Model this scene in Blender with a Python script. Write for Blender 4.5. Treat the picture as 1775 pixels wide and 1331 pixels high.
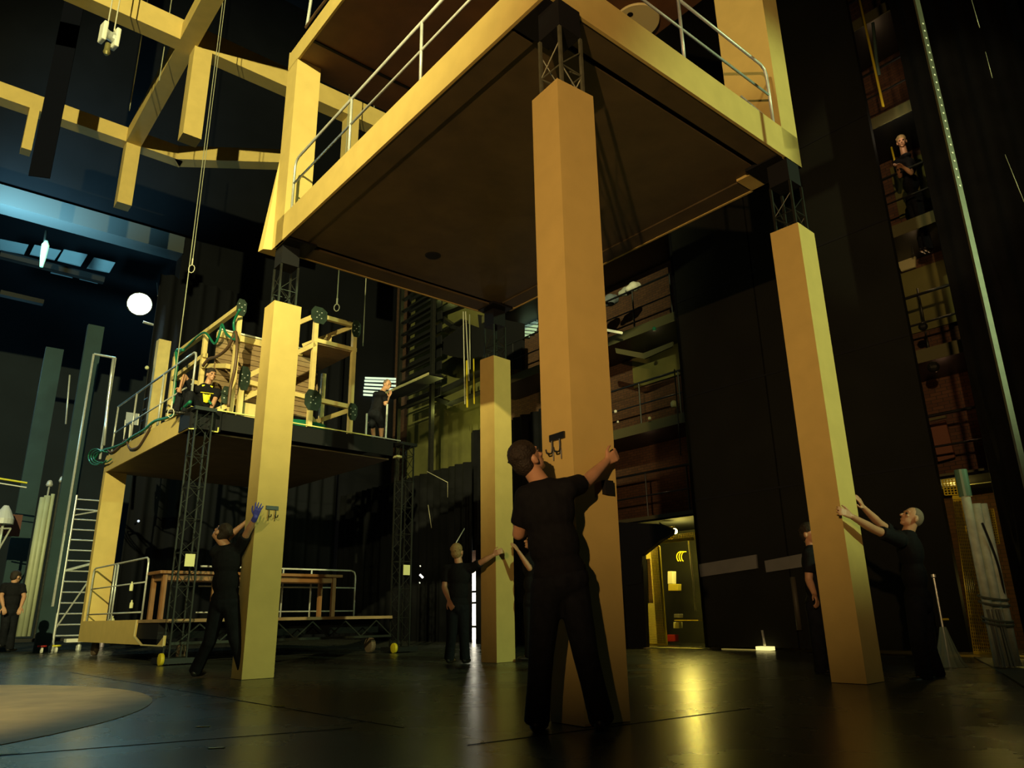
import bpy, bmesh, math, random
from math import sin, cos, pi, radians, sqrt
from mathutils import Vector as V, Matrix
random.seed(7)
for o in list(bpy.data.objects): bpy.data.objects.remove(o)
SC = bpy.context.scene
COL = SC.collection

# ------------------------------------------------------------------ camera
FPX, PITCH, ROLL, CH = 1275.5, .305, -.0176, .62
_f = V((0, cos(PITCH), sin(PITCH))); _u = V((0, -sin(PITCH), cos(PITCH))); _r = V((1, 0, 0))
CR = _r*cos(ROLL) + _u*sin(ROLL); CU = -_r*sin(ROLL) + _u*cos(ROLL)
cd = bpy.data.cameras.new('camera'); cam = bpy.data.objects.new('camera', cd); COL.objects.link(cam)
cd.sensor_fit = 'HORIZONTAL'; cd.sensor_width = 36; cd.lens = FPX/1775*36
cd.clip_start = .02; cd.clip_end = 300
m = Matrix.Identity(4)
for i in range(3):
    m[i][0] = CR[i]; m[i][1] = CU[i]; m[i][2] = -_f[i]
m[2][3] = CH
cam.matrix_world = m
SC.camera = cam

# ------------------------------------------------------------------ frames of the place
class Fr:
    def __init__(s, x, y, ya):
        s.o = V((x, y, 0)); s.a = ya
        s.r = V((cos(ya), sin(ya), 0)); s.l = V((-sin(ya), cos(ya), 0)); s.z = V((0, 0, 1))
    def __call__(s, u, v, z=0): return s.o + s.r*u + s.l*v + s.z*z
    def loc(s, P): d = V(P)-s.o; return (d.dot(s.r), d.dot(s.l), d.z)
H = Fr(.3237, 4.652, .698)      # the big raised stage house (and the hall itself)
G = Fr(-5.345, 11.815, .744)    # the stage wagon behind on the left
CO = V((0, 0, CH))
def ray(x, y): return _f + CR*((x-887.5)/FPX) + CU*((665.5-y)/FPX)
def az(x, y, z): d = ray(x, y); return CO + d*((z-CH)/d.z)
def ay(x, y, Y): d = ray(x, y); return CO + d*(Y/d.y)
def au(fr, x, y, u): d = ray(x, y); return CO + d*((u-(CO-fr.o).dot(fr.r))/d.dot(fr.r))
def av(fr, x, y, v): d = ray(x, y); return CO + d*((v-(CO-fr.o).dot(fr.l))/d.dot(fr.l))

# ------------------------------------------------------------------ world, exposure, lights
w = bpy.data.worlds.new('world'); SC.world = w; w.use_nodes = True
w.node_tree.nodes['Background'].inputs[0].default_value = (.55, .6, 1, 1)
w.node_tree.nodes['Background'].inputs[1].default_value = .004
SC.view_settings.view_transform = 'Standard'; SC.view_settings.look = 'None'
SC.view_settings.exposure = 0; SC.view_settings.gamma = 1; SC.view_settings.use_curve_mapping = False
def light(name, kind, loc, power, color, aim=None, size=.2, spot=60, blend=.6):
    d = bpy.data.lights.new(name, kind); d.energy = power; d.color = color
    if kind == 'AREA': d.size = size
    else: d.shadow_soft_size = size
    if kind == 'SPOT': d.spot_size = radians(spot); d.spot_blend = blend
    o = bpy.data.objects.new(name, d); COL.objects.link(o); o.location = loc
    if aim is not None: o.rotation_euler = (V(aim)-V(loc)).to_track_quat('-Z', 'Y').to_euler()
    return o
LAMP = av(H, 242, 527, 20.6)
light('high_stage_light', 'SPOT', (-1.5, -9.0, 10.0), 27000, (1, .93, .40), (-5.9, 11.8, 9.6), .10, 54, .6)
light('front_stage_light', 'SPOT', (1.8, -8.0, 4.6), 1700, (1, .84, .34), (-3.9, 9.6, 1.7), .10, 17, .7)
light('front_left_fill_spot', 'SPOT', (-6.5, -7.0, 5.0), 6500, (1, .90, .38), (-4.5, 13.0, 4.8), .08, 17, .5)  # added spot brightening the stair timber and wagon fascia
light('upper_right_fill_spot', 'SPOT', (-6.0, -3.0, 9.0), 2600, (1, .88, .40), (3.0, 6.7, 7.8), .08, 15, .5)  # added narrow spot to brighten the right corner post
light('orange_low_light', 'SPOT', (-2.6, -6.0, 2.4), 4100, (1, .63, .26), (1.0, 6, 4.6), .07, 46, .9)
light('green_yellow_side_light', 'SPOT', (11.5, .4, 6.4), 3500, (.70, 1, .46), (2.2, 8.2, 3.9), .12, 35, .5)
light('side_fill_light', 'POINT', (6.9, 5.6, 3.4), 22, (.75, .95, .6), None, .1)  # unseen fill added for the stand, the poles and the bald man
light('floor_disc_fill', 'SPOT', (-2.0, -8.0, 9.0), 9500, (1, .84, .50), (-6.2, 5.2, 0), .1, 24, .5)  # extra spot added to warm the floor disc
light('work_light_beam', 'SPOT', LAMP-H.l*.5, 950, (.27, .80, .92), H(-5.0, 3.5, 0), .20, 70, .7)
light('lintel_wash', 'SPOT', av(H, -40, 420, 18.2), 4800, (.35, .85, 1), av(H, 70, 360, 20), .2, 80, 1)
light('side_stage_low_fill', 'POINT', H(-2.2, 17, 5.5), 60, (.35, .7, .8), None, .2)  # added fill for the side stage, has no fixture
light('side_stage_fill', 'POINT', H(-1.5, 24.5, 8.5), 330, (.25, .62, .8), None, .5)

# ------------------------------------------------------------------ materials
def mat(name, col, rough=.6, metal=0, noise=0, scale=8, bump=0, emit=None, es=0, alpha=None, stretch=None, col2=None, spec=None):
    m = bpy.data.materials.new(name); m.use_nodes = True
    nt = m.node_tree; b = nt.nodes['Principled BSDF']
    b.inputs['Base Color'].default_value = (*col, 1); b.inputs['Roughness'].default_value = rough
    b.inputs['Metallic'].default_value = metal
    if spec is not None: b.inputs['Specular IOR Level'].default_value = spec
    tc = nt.nodes.new('ShaderNodeTexCoord'); mp = nt.nodes.new('ShaderNodeMapping')
    nt.links.new(tc.outputs['Object'], mp.inputs[0])
    if stretch: mp.inputs['Scale'].default_value = stretch
    nz = nt.nodes.new('ShaderNodeTexNoise'); nz.inputs['Scale'].default_value = scale; nz.inputs['Detail'].default_value = 4
    nt.links.new(mp.outputs[0], nz.inputs['Vector'])
    if noise or col2:
        c2 = col2 or tuple(c*(1-noise) for c in col)
        rp = nt.nodes.new('ShaderNodeValToRGB')
        rp.color_ramp.elements[0].position = .3; rp.color_ramp.elements[1].position = .7
        rp.color_ramp.elements[0].color = (*c2, 1); rp.color_ramp.elements[1].color = (*col, 1)
        nt.links.new(nz.outputs[0], rp.inputs[0]); nt.links.new(rp.outputs[0], b.inputs['Base Color'])
    if bump:
        bp = nt.nodes.new('ShaderNodeBump'); bp.inputs['Strength'].default_value = bump; bp.inputs['Distance'].default_value = .02
        nt.links.new(nz.outputs[0], bp.inputs['Height']); nt.links.new(bp.outputs[0], b.inputs['Normal'])
    if emit: b.inputs['Emission Color'].default_value = (*emit, 1); b.inputs['Emission Strength'].default_value = es
    if alpha is not None: b.inputs['Alpha'].default_value = alpha
    return m
MDF = mat('mdf_board', (.60, .44, .15), .7, noise=.10, scale=5, spec=.2)
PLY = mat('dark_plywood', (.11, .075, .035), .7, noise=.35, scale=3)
PINE = mat('pine_timber', (.78, .60, .24), .55, noise=.15, scale=6)
BOARD = mat('brown_board', (.34, .22, .11), .6, noise=.3, scale=4)
TABLE = mat('table_wood', (.24, .11, .04), .45, noise=.2, scale=5)
BLACK = mat('black_paint', (.012, .012, .014), .6, spec=.12)
BLACKM = mat('black_metal', (.02, .021, .022), .4, metal=.4)
STEEL = mat('galvanised_steel', (.62, .64, .62), .35, metal=.35, noise=.2, scale=20)
MAST = mat('mast_alloy', (.05, .052, .045), .4, metal=.7, noise=.3, scale=15)
MASTL = mat('mast_alloy_lit', (.22, .22, .15), .4, metal=.5, noise=.4, scale=15)  # mast alloy lightened to show light on the nearest mast
MASTD = mat('mast_alloy_shaded', (.018, .019, .017), .5, metal=.4, noise=.3, scale=15)  # mast alloy darkened to stand for shade on the wagon masts
PLATE = mat('gusset_plate', (.03, .05, .035), .5, metal=.3, noise=.4, scale=15)
GREENH = mat('green_hose', (.01, .16, .09), .4)
BROWNH = mat('brown_hose', (.11, .06, .03), .5)
ROPE = mat('pale_rope', (.55, .52, .40), .7)
WIREM = mat('wire_rope', (.5, .5, .36), .5, metal=.5)
WHITE = mat('white_paint', (.8, .8, .72), .5)
LABEL = mat('label_card', (.62, .62, .32), .6)
CLOTH = mat('black_cloth', (.010, .010, .013), .85, noise=.3, scale=30, bump=.2, spec=.12)
TROUS = mat('work_trousers', (.012, .013, .018), .9, noise=.4, scale=20, bump=.3, spec=.12)
SHOE = mat('black_shoe', (.012, .011, .010), .45)
SKIN = mat('skin', (.52, .27, .16), .5, noise=.12, scale=25)
EYE = mat('eye', (.03, .02, .015), .2)
HAIRD = mat('dark_hair', (.025, .014, .008), .7, noise=.5, scale=90, bump=.6)
HAIRB = mat('fair_hair', (.36, .24, .10), .7, noise=.4, scale=90, bump=.6)
HAIRG = mat('cropped_grey_hair', (.22, .16, .12), .8, noise=.4, scale=120, bump=.3)
GLOVE = mat('blue_glove', (.05, .06, .42), .6)
HARN = mat('yellow_harness', (.75, .68, .02), .5)
YELM = mat('yellow_painted_steel', (.70, .55, .02), .5)
CURT = mat('black_curtain', (.0085, .0088, .011), .95, noise=.5, scale=2, spec=.12)
WALLD = mat('black_wall', (.006, .0068, .0095), .9, noise=.4, scale=.6, spec=.12)
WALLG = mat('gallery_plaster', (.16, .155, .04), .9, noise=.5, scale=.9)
BRICK = bpy.data.materials.new('brick_wall'); BRICK.use_nodes = True
_nt = BRICK.node_tree; _b = _nt.nodes['Principled BSDF']; _b.inputs['Roughness'].default_value = .9
_t = _nt.nodes.new('ShaderNodeTexBrick'); _c = _nt.nodes.new('ShaderNodeTexCoord'); _m = _nt.nodes.new('ShaderNodeMapping')
_m.inputs['Rotation'].default_value = (radians(90), 0, 0)
_t.inputs['Scale'].default_value = 4
_t.inputs['Color1'].default_value = (.10, .045, .02, 1); _t.inputs['Color2'].default_value = (.07, .03, .015, 1); _t.inputs['Mortar'].default_value = (.03, .02, .015, 1)
_nt.links.new(_c.outputs['Object'], _m.inputs[0]); _nt.links.new(_m.outputs[0], _t.inputs['Vector']); _nt.links.new(_t.outputs[0], _b.inputs['Base Color'])
FLOOR = bpy.data.materials.new('stage_floor'); FLOOR.use_nodes = True
nt = FLOOR.node_tree; b = nt.nodes['Principled BSDF']
tc = nt.nodes.new('ShaderNodeTexCoord'); n1 = nt.nodes.new('ShaderNodeTexNoise'); n1.inputs['Scale'].default_value = 1.3; n1.inputs['Detail'].default_value = 6
n2 = nt.nodes.new('ShaderNodeTexNoise'); n2.inputs['Scale'].default_value = 26; n2.inputs['Detail'].default_value = 3
mp = nt.nodes.new('ShaderNodeMapping'); mp.inputs['Scale'].default_value = (.35, 2.2, 1)
nt.links.new(tc.outputs['Object'], n1.inputs['Vector']); nt.links.new(tc.outputs['Object'], mp.inputs[0]); nt.links.new(mp.outputs[0], n2.inputs['Vector'])
rp = nt.nodes.new('ShaderNodeValToRGB'); rp.color_ramp.elements[0].color = (.034, .033, .028, 1); rp.color_ramp.elements[1].color = (.062, .066, .054, 1)
nt.links.new(n1.outputs[0], rp.inputs[0]); nt.links.new(rp.outputs[0], b.inputs['Base Color'])
r2 = nt.nodes.new('ShaderNodeMapRange'); r2.inputs[3].default_value = .23; r2.inputs[4].default_value = .31
nt.links.new(n1.outputs[0], r2.inputs[0]); nt.links.new(r2.outputs[0], b.inputs['Roughness'])
bp = nt.nodes.new('ShaderNodeBump'); bp.inputs['Strength'].default_value = .12; bp.inputs['Distance'].default_value = .01
nt.links.new(n2.outputs[0], bp.inputs['Height']); nt.links.new(bp.outputs[0], b.inputs['Normal'])
b.inputs['Specular IOR Level'].default_value = .5
DISC = mat('worn_tan_floor', (.58, .44, .15), .65, noise=.3, scale=2.5, bump=.05, spec=.15)
BLUEP = mat('pale_grey_paint', (.42, .48, .50), .6, noise=.15, scale=1.2)
SOFF = mat('grey_lintel', (.055, .065, .07), .8, spec=.1)
CEILP = mat('pale_ceiling_panel', (.30, .42, .46), .8, noise=.2, scale=.7)
DRAPEG = mat('drape_edge_lit', (.022, .055, .066), .85, noise=.35, scale=1.2)  # light on black drape edges is painted into this colour
E_LAMP = mat('lamp_face', (1, 1, 1), emit=(.62, .95, 1), es=60)
E_YEL = mat('yellow_lamp', (1, .9, .3), emit=(1, .85, .2), es=30)
E_SLAT = mat('daylit_louvre', (.6, .7, .6), emit=(.62, .8, .62), es=.9)
E_SLAT2 = mat('dim_louvre', (.5, .7, .6), emit=(.45, .7, .5), es=.35)
E_ROOM = mat('lit_room', (.9, .9, .8), emit=(1, .93, .72), es=5)
REDP = mat('red_plastic', (.5, .02, .01), .5)
PAPER = mat('paper', (.7, .7, .4), .7)
PLASTIC = mat('clear_plastic', (.45, .6, .52), .25, alpha=.45)
GREYBOX = mat('grey_panel', (.16, .155, .15), .7, noise=.2, scale=3)
KHAKI = mat('khaki_paint', (.10, .095, .04), .7)

# ------------------------------------------------------------------ mesh tools
class MB:
    def __init__(s): s.v = []; s.f = []
    def add(s, vs, fs):
        n = len(s.v); s.v += [V(p) for p in vs]; s.f += [tuple(i+n for i in f) for f in fs]; return s
    def box(s, fr, u0, u1, v0, v1, z0, z1):
        P = [fr(u, v, z) for z in (z0, z1) for v in (v0, v1) for u in (u0, u1)]
        return s.add(P, [(0, 2, 3, 1), (4, 5, 7, 6), (0, 1, 5, 4), (2, 6, 7, 3), (0, 4, 6, 2), (1, 3, 7, 5)])
    def beam(s, a, b, w, h, up=V((0, 0, 1))):
        a = V(a); b = V(b); d = (b-a).normalized()
        x = d.cross(up)
        if x.length < 1e-3: x = d.cross(V((H.r)))
        x.normalize(); y = x.cross(d)
        P = [p + x*(i*w/2) + y*(j*h/2) for p in (a, b) for j in (-1, 1) for i in (-1, 1)]
        return s.add(P, [(0, 1, 3, 2), (4, 6, 7, 5), (0, 4, 5, 1), (2, 3, 7, 6), (0, 2, 6, 4), (1, 5, 7, 3)])
    def tube(s, pts, r, n=8, r1=None):
        pts = [V(p) for p in pts]; k = len(pts); rings = []; x = None
        for i, p in enumerate(pts):
            d = (pts[min(i+1, k-1)] - pts[max(i-1, 0)]).normalized()
            if x is None:
                x = d.orthogonal().normalized()
            else:
                x = (x - d*x.dot(d)).normalized()
            y = d.cross(x); rr = r if r1 is None else r + (r1-r)*i/(k-1)
            rings.append([p + x*cos(2*pi*j/n)*rr + y*sin(2*pi*j/n)*rr for j in range(n)])
        vs = [q for R in rings for q in R]; fs = []
        for i in range(k-1):
            for j in range(n): fs.append((i*n+j, i*n+(j+1) % n, (i+1)*n+(j+1) % n, (i+1)*n+j))
        fs.append(tuple(range(n-1, -1, -1))); fs.append(tuple((k-1)*n+j for j in range(n)))
        return s.add(vs, fs)
    def lathe(s, c, prof, ax=V((0, 0, 1)), n=20):
        c = V(c); ax = V(ax).normalized(); x = ax.orthogonal().normalized(); y = ax.cross(x); vs = []; fs = []
        for r, h in prof:
            for j in range(n): vs.append(c + ax*h + (x*cos(2*pi*j/n) + y*sin(2*pi*j/n))*r)
        for i in range(len(prof)-1):
            for j in range(n): fs.append((i*n+j, i*n+(j+1) % n, (i+1)*n+(j+1) % n, (i+1)*n+j))
        fs.append(tuple(range(n-1, -1, -1))); fs.append(tuple((len(prof)-1)*n+j for j in range(n)))
        return s.add(vs, fs)
    def ell(s, c, ax, rad, n=14, m=9):
        # ellipsoid: ax = three unit vectors, rad = three radii
        c = V(c); vs = []; fs = []
        for i in range(m+1):
            t = pi*i/m
            for j in range(n):
                p = 2*pi*j/n
                vs.append(c + ax[0]*(rad[0]*sin(t)*cos(p)) + ax[1]*(rad[1]*sin(t)*sin(p)) + ax[2]*(rad[2]*cos(t)))
        for i in range(m):
            for j in range(n): fs.append((i*n+j, (i+1)*n+j, (i+1)*n+(j+1) % n, i*n+(j+1) % n))
        return s.add(vs, fs)
    def ball(s, c, r, n=12, m=8): return s.ell(c, (V((1, 0, 0)), V((0, 1, 0)), V((0, 0, 1))), (r, r, r), n, m)
    def cap(s, a, b, ra, rb, n=12):
        a = V(a); b = V(b); s.ball(a, ra, n); s.ball(b, rb, n)
        if (b-a).length < 1e-4: return s
        return s.tube([a, b], ra, n, rb)
    def prism(s, pts, d):
        pts = [V(p) for p in pts]; n = len(pts); d = V(d)
        return s.add(pts + [p+d for p in pts], [tuple(range(n-1, -1, -1)), tuple(range(n, 2*n))] + [(i, (i+1) % n, n+(i+1) % n, n+i) for i in range(n)])
    def build(s, name, material, parent=None, smooth=False, remesh=None, smooth_it=0, bevel=0):
        if parent is not None: org = WL[parent.name]
        else:
            org = V((sum(p.x for p in s.v)/len(s.v), sum(p.y for p in s.v)/len(s.v), min(p.z for p in s.v)))
        me = bpy.data.meshes.new(name)
        me.from_pydata([tuple(p-org) for p in s.v], [], s.f); me.materials.append(material)
        bm = bmesh.new(); bm.from_mesh(me)
        if remesh: bmesh.ops.remove_doubles(bm, verts=bm.verts, dist=1e-5)
        bmesh.ops.recalc_face_normals(bm, faces=bm.faces); bm.to_mesh(me); bm.free()
        o = bpy.data.objects.new(name, me); COL.objects.link(o)
        if remesh:
            r = o.modifiers.new('r', 'REMESH'); r.mode = 'VOXEL'; r.voxel_size = remesh; r.use_smooth_shade = True
            if smooth_it: k = o.modifiers.new('s', 'SMOOTH'); k.factor = .5; k.iterations = smooth_it
            bpy.context.view_layer.update()
            dg = bpy.context.evaluated_depsgraph_get(); dg.update()
            nm = bpy.data.meshes.new_from_object(o.evaluated_get(dg)); o.modifiers.clear(); o.data = nm
            if not nm.materials: nm.materials.append(material)
            smooth = True
        if bevel:
            k = o.modifiers.new('b', 'BEVEL'); k.width = bevel; k.segments = 2; k.limit_method = 'ANGLE'
        if smooth:
            for p in o.data.polygons: p.use_smooth = True
        if parent is not None: o.parent = parent
        else: o.location = org
        WL[o.name] = org
        return o
WL = {}
def tag(o, label, cat, group=None, kind=None):
    o['label'] = label; o['category'] = cat
    if group: o['group'] = group
    if kind: o['kind'] = kind
    return o
def thing(name, label, cat, loc, group=None):
    o = bpy.data.objects.new(name, None); COL.objects.link(o); o.location = V(loc); o.empty_display_size = .2
    WL[o.name] = V(loc); return tag(o, label, cat, group)
def struct(o): o['kind'] = 'structure'; return o
def copy_tree(o, parent=None):
    c = o.copy(); COL.objects.link(c); WL[c.name] = WL[o.name]
    if parent: c.parent = parent
    for ch in list(o.children): copy_tree(ch, c)
    return c
def arc(pts, n=6):
    # Catmull-Rom through pts
    P = [V(p) for p in pts]; out = []
    for i in range(len(P)-1):
        p0 = P[max(i-1, 0)]; p1 = P[i]; p2 = P[i+1]; p3 = P[min(i+2, len(P)-1)]
        for k in range(n):
            t = k/n
            out.append(.5*((2*p1)+(p2-p0)*t+(2*p0-5*p1+4*p2-p3)*t*t+(3*p1-p0-3*p2+p3)*t**3))
    out.append(P[-1]); return out

# ------------------------------------------------------------------ the hall
W0 = Fr(0, 0, 0)
struct(MB().box(W0, -60, 45, -14, 60, -.2, 0).build('floor', FLOOR))
struct(MB().box(H, -45, 10.9, -20, 60, 24, 24.3).build('ceiling', WALLD))
BV = 20.0     # the rear wall with the side-stage opening
mb = MB(); zt = H.loc(av(H, 316, 412, BV))[2]; zb = H.loc(av(H, 316, 441, BV))[2]; uj = H.loc(av(H, 316, 441, BV))[0]
mb.box(H, uj, 10.6, BV, BV+.6, 0, 24).box(H, -45, uj, BV, BV+.6, zt, 24)
struct(mb.build('wall_back', WALLD))
struct(MB().box(H, -45, uj, BV-.08, BV+.6, zb, zt).build('trim_1', SOFF))
struct(MB().box(H, 10.5, 10.9, -14, 20, 0, 24).build('wall_right', BRICK))
struct(MB().box(H, -24, 12, 38, 38.3, 0, 24).build('wall_far', mat('blue_black_wall', (.03, .045, .06), .9, noise=.4, scale=.3)))
# plaster patches of the gallery wall
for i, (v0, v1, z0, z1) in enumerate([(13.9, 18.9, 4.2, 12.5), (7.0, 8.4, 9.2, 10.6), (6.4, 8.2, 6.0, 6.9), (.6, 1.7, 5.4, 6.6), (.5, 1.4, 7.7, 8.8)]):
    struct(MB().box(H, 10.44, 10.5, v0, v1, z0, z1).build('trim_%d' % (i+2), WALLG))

# worn round patch in the floor
mb = MB(); c = V((-6.085, 5.142, 0)); mb.lathe(c, [(3.384, .0005), (3.384, .004)], n=96)
tag(mb.build('round_floor_panel', DISC), 'round tan wooden disc set in the dark stage floor at left', 'floor panel')
# seams of the stage floor
mb = MB()
for a, bb in (((0, 1310), (610, 1262)), ((810, 1292), (1300, 1228)), ((120, 1165), (700, 1262))):
    p = az(*a, 0); q = az(*bb, 0); p.z = q.z = .002; mb.beam(p, q, .008, .002)
tag(mb.build('floor_seam', BLACK), 'thin dark joint lines across the stage floor', 'seam', kind='stuff')
for (x, y), s in (((352, 1260), 1), ((375, 1297), 1), ((482, 1224), 1.2), ((8, 1308), 1.4)):
    p = az(x, y, 0); n = {352: 'small yellow tape mark beside the shadow edge on the floor', 375: 'yellow tape mark nearest the picture bottom left of centre', 482: 'longer yellow tape mark right below the left column', 8: 'pale tape mark at the lower left edge of the floor'}[x]
    tag(MB().box(Fr(p.x, p.y, .1), -.04*s, .04*s, -.012, .012, .001, .004).build('tape_mark', HARN if x != 8 else PAPER), n, 'tape')

# ------------------------------------------------------------------ lattice masts
def mast(fr, u, v, z0, z1, label, w=.13, head=True, card=None, wheel=False, group=None, mt=None):
    MAST = mt or globals()['MAST']
    t = thing('lattice_mast', label, 'mast', fr(u, v, z0), group)
    for i, (a, b_) in enumerate(((-1, -1), (1, -1), (1, 1), (-1, 1))):
        MB().box(fr, u+a*w-.012, u+a*w+.012, v+b_*w-.012, v+b_*w+.012, z0, z1).build('chord', MAST, t)
    mb = MB(); z = z0+.1; k = 0; st = 2*w
    cs = [(-1, -1), (1, -1), (1, 1), (-1, 1)]
    while z+st < z1:
        for i in range(4):
            a = cs[i]; c_ = cs[(i+1) % 4]
            if k % 2: a, c_ = c_, a
            mb.tube([fr(u+a[0]*w, v+a[1]*w, z), fr(u+c_[0]*w, v+c_[1]*w, z+st)], .006, 6)
        for i in range(4):
            if k % 2 == 0:
                a = cs[i]; c_ = cs[(i+1) % 4]; mb.tube([fr(u+a[0]*w, v+a[1]*w, z), fr(u+c_[0]*w, v+c_[1]*w, z)], .006, 6)
        z += st; k += 1
    mb.build('lacing', MAST, t)
    if head: MB().box(fr, u-w-.05, u+w+.05, v-w-.05, v+w+.05, z1-.06, z1).build('head_plate', BLACKM, t)
    if card is not None: MB().box(fr, u-.06, u+.09, v-w-.03, v-w-.02, card, card+.19).build('label_card', LABEL, t)
    if wheel:
        MB().box(fr, u-w-.12, u+w+.12, v-w-.12, v+w+.12, z0+.02, z0+.10).build('base_frame', BLACKM, t)
        c = fr(u-w-.14, v-w-.1, z0+.09); wh = MB().lathe(c-fr.r*.035, [(.03, 0), (.085, .01), (.09, .035), (.085, .06), (.03, .07)], fr.r, 18).build('caster', YELM, t, smooth=False)
    return t

# ------------------------------------------------------------------ column casings
CW, CR2, CHT = .315, .364, 4.504
def casing(F, a, label, hooks=None, box=False):
    fr = Fr(F[0], F[1], a); th = .018
    t = thing('column_casing', label, 'column', fr(CR2/2, CW/2, 0))
    def shell(z0, z1, nm):
        m_ = MB(); m_.box(fr, 0, th, 0, CW, z0, z1).box(fr, th, CR2, 0, th, z0, z1)
        m_.box(fr, CR2-th, CR2, th, CW, z0, z1).box(fr, th, CR2-th, CW-th, CW, z0, z1); return m_.build(nm, MDF, t)
    shell(.004, CHT, 'board_shell')
    if hooks:
        face, s0, z = hooks
        def P(s, o, zz): return fr(s, -o, zz) if face == 'v' else fr(-o, s, zz)
        hk = MB(); q = [P(s0, 0, z), P(s0+.15, 0, z), P(s0+.15, 0, z+.045), P(s0, 0, z+.045)]
        hk.prism(q, P(s0, .016, z)-P(s0, 0, z)); hp = hk.build('hook_plate', BLACKM, t)
        for s in (s0+.035, s0+.115):
            MB().tube(arc([P(s, .02, z), P(s, .022, z-.07), P(s+.0, .035, z-.088), P(s+.012, .055, z-.085), P(s+.015, .062, z-.06)], 4), .006, 6).tube([P(s, .012, z-.06), P(s, .012, z-.13)], .004, 5).build('hook', BLACKM, hp)
    if box: MB().box(fr, .235, .305, -.035, 0, 1.36, 1.45).build('latch_box', BLACK, t)
    return t
casing((.383, 4.629), .6297, 'nearest tall tan square column, with a black hook plate, gripped by the man in front', ('u', .07, 1.72), True)
casing((3.0245, 6.864), .7449, 'tall tan column on the right with orange and green sides, held by the bald man')
casing((-3.0048, 8.6025), .7025, 'tall yellow column on the left, with hook plate beside the blue glove', ('v', .11, 1.86))
casing((-.277, 10.82), .7926, 'farthest tall tan column, standing behind in the middle, held by two people')
Z0U = 5.34
MC = [Fr(.383, 4.629, .6297)(.182, .157), Fr(3.0245, 6.864, .7449)(.182, .157), Fr(-3.0048, 8.6025, .7025)(.182, .157), Fr(-.277, 10.82, .7926)(.182, .157)]
for c, lb in zip(MC, ('lattice mast rising out of the nearest tan column', 'lattice mast rising out of the right-hand tan column', 'lattice mast rising out of the left yellow column', 'lattice mast rising out of the farthest middle column')):
    u_, v_, _ = H.loc(c); mm = mast(H, u_, v_, 0, 5.06, lb, .115, head=False, mt=MASTL if 'nearest' in lb else MAST); MB().box(H, u_-.12, u_+.12, v_-.12, v_+.12, 5.07, Z0U-.006).build('dark_notch_box', BLACK, mm)  # black box paints in the dark notch above each mast

# ------------------------------------------------------------------ guard rails
def guard_rail(parent, P, ends, posts, z0, z1, mats=STEEL, bend=(True, True), mid=(.5,), r=.017):
    """P(s,z) -> world point; rail from s=ends[0] to ends[1]"""
    a, b_ = ends; R = .10
    pts = []
    if bend[0]: pts += [P(a, z0), P(a, z1-R), P(a+.03*(1 if b_ > a else -1), z1-.03), P(a+R*(1 if b_ > a else -1), z1)]
    else: pts += [P(a, z1)]
    sg = 1 if b_ > a else -1
    if bend[1]: pts += [P(b_-R*sg, z1), P(b_-.03*sg, z1-.03), P(b_, z1-R), P(b_, z0)]
    else: pts += [P(b_, z1)]
    o = MB().tube(pts, r, 8).build('guard_rail', mats, parent, smooth=True)
    for k in mid: MB().tube([P(a, z0+(z1-z0)*k), P(b_, z0+(z1-z0)*k)], r*.8, 6).build('rail_bar', mats, o, smooth=True)
    for s in posts: MB().tube([P(s, z0-.03), P(s, z1)], r, 8).build('rail_post', mats, o, smooth=True)
    return o

# ------------------------------------------------------------------ the raised house
La, Lb = 5.452, 3.861
t = thing('raised_stage_house', 'big raised tan house frame with dark underside, standing on the four masts', 'stage set', H(Lb/2, La/2, 5.22))
Z0, Z1 = 5.34, 5.722
MB().box(H, 0, .03, .0, La-.10, Z0, Z1).build('fascia', MDF, t)
MB().box(H, .03, Lb, 0, .03, Z0, Z1).build('fascia', MDF, t)
MB().box(H, Lb-.03, Lb, .03, La, Z0, Z1).build('fascia', MDF, t)
MB().box(H, .1, Lb-.03, La-.03, La, Z0, Z1).build('fascia', MDF, t)
# underside: edge boards and a middle field with dark gaps, square notches round the mast heads, filled black as shade
mb = MB()
mb.box(H, .40, Lb-.40, .03, .285, Z0+.01, Z0+.04).box(H, .40, Lb-.40, La-.33, La-.03, Z0+.01, Z0+.04)
mb.box(H, .03, .285, .48, La-.48, Z0+.01, Z0+.04).box(H, Lb-.285, Lb-.03, .48, La-.48, Z0+.01, Z0+.04)
mb.box(H, .285, Lb-.285, .36, La-.40, Z0+.03, Z0+.06)
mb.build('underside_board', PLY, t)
MB().box(H, .03, Lb-.03, .03, La-.03, Z0+.07, Z0+.20).build('deck_frame', BLACK, t)
for (u, v) in ((.235, .24), (Lb-.235, .24), (.235, La-.24), (Lb-.235, La-.24)):
    MB().box(H, u-.20, u+.20, v-.20, v+.20, Z0-.005, Z0+.06).build('dark_notch_block', BLACK, t)  # black block puts shade into the corner notch
MB().lathe(H(1.82, 4.32, Z0+.02), [(.10, 0), (.12, .015)], n=20).build('cable_hole', BLACK, t)
MB().box(H, .02, Lb-.02, .02, La-.02, Z1-.06, Z1-.02).build('deck', BLACK, t)
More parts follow.
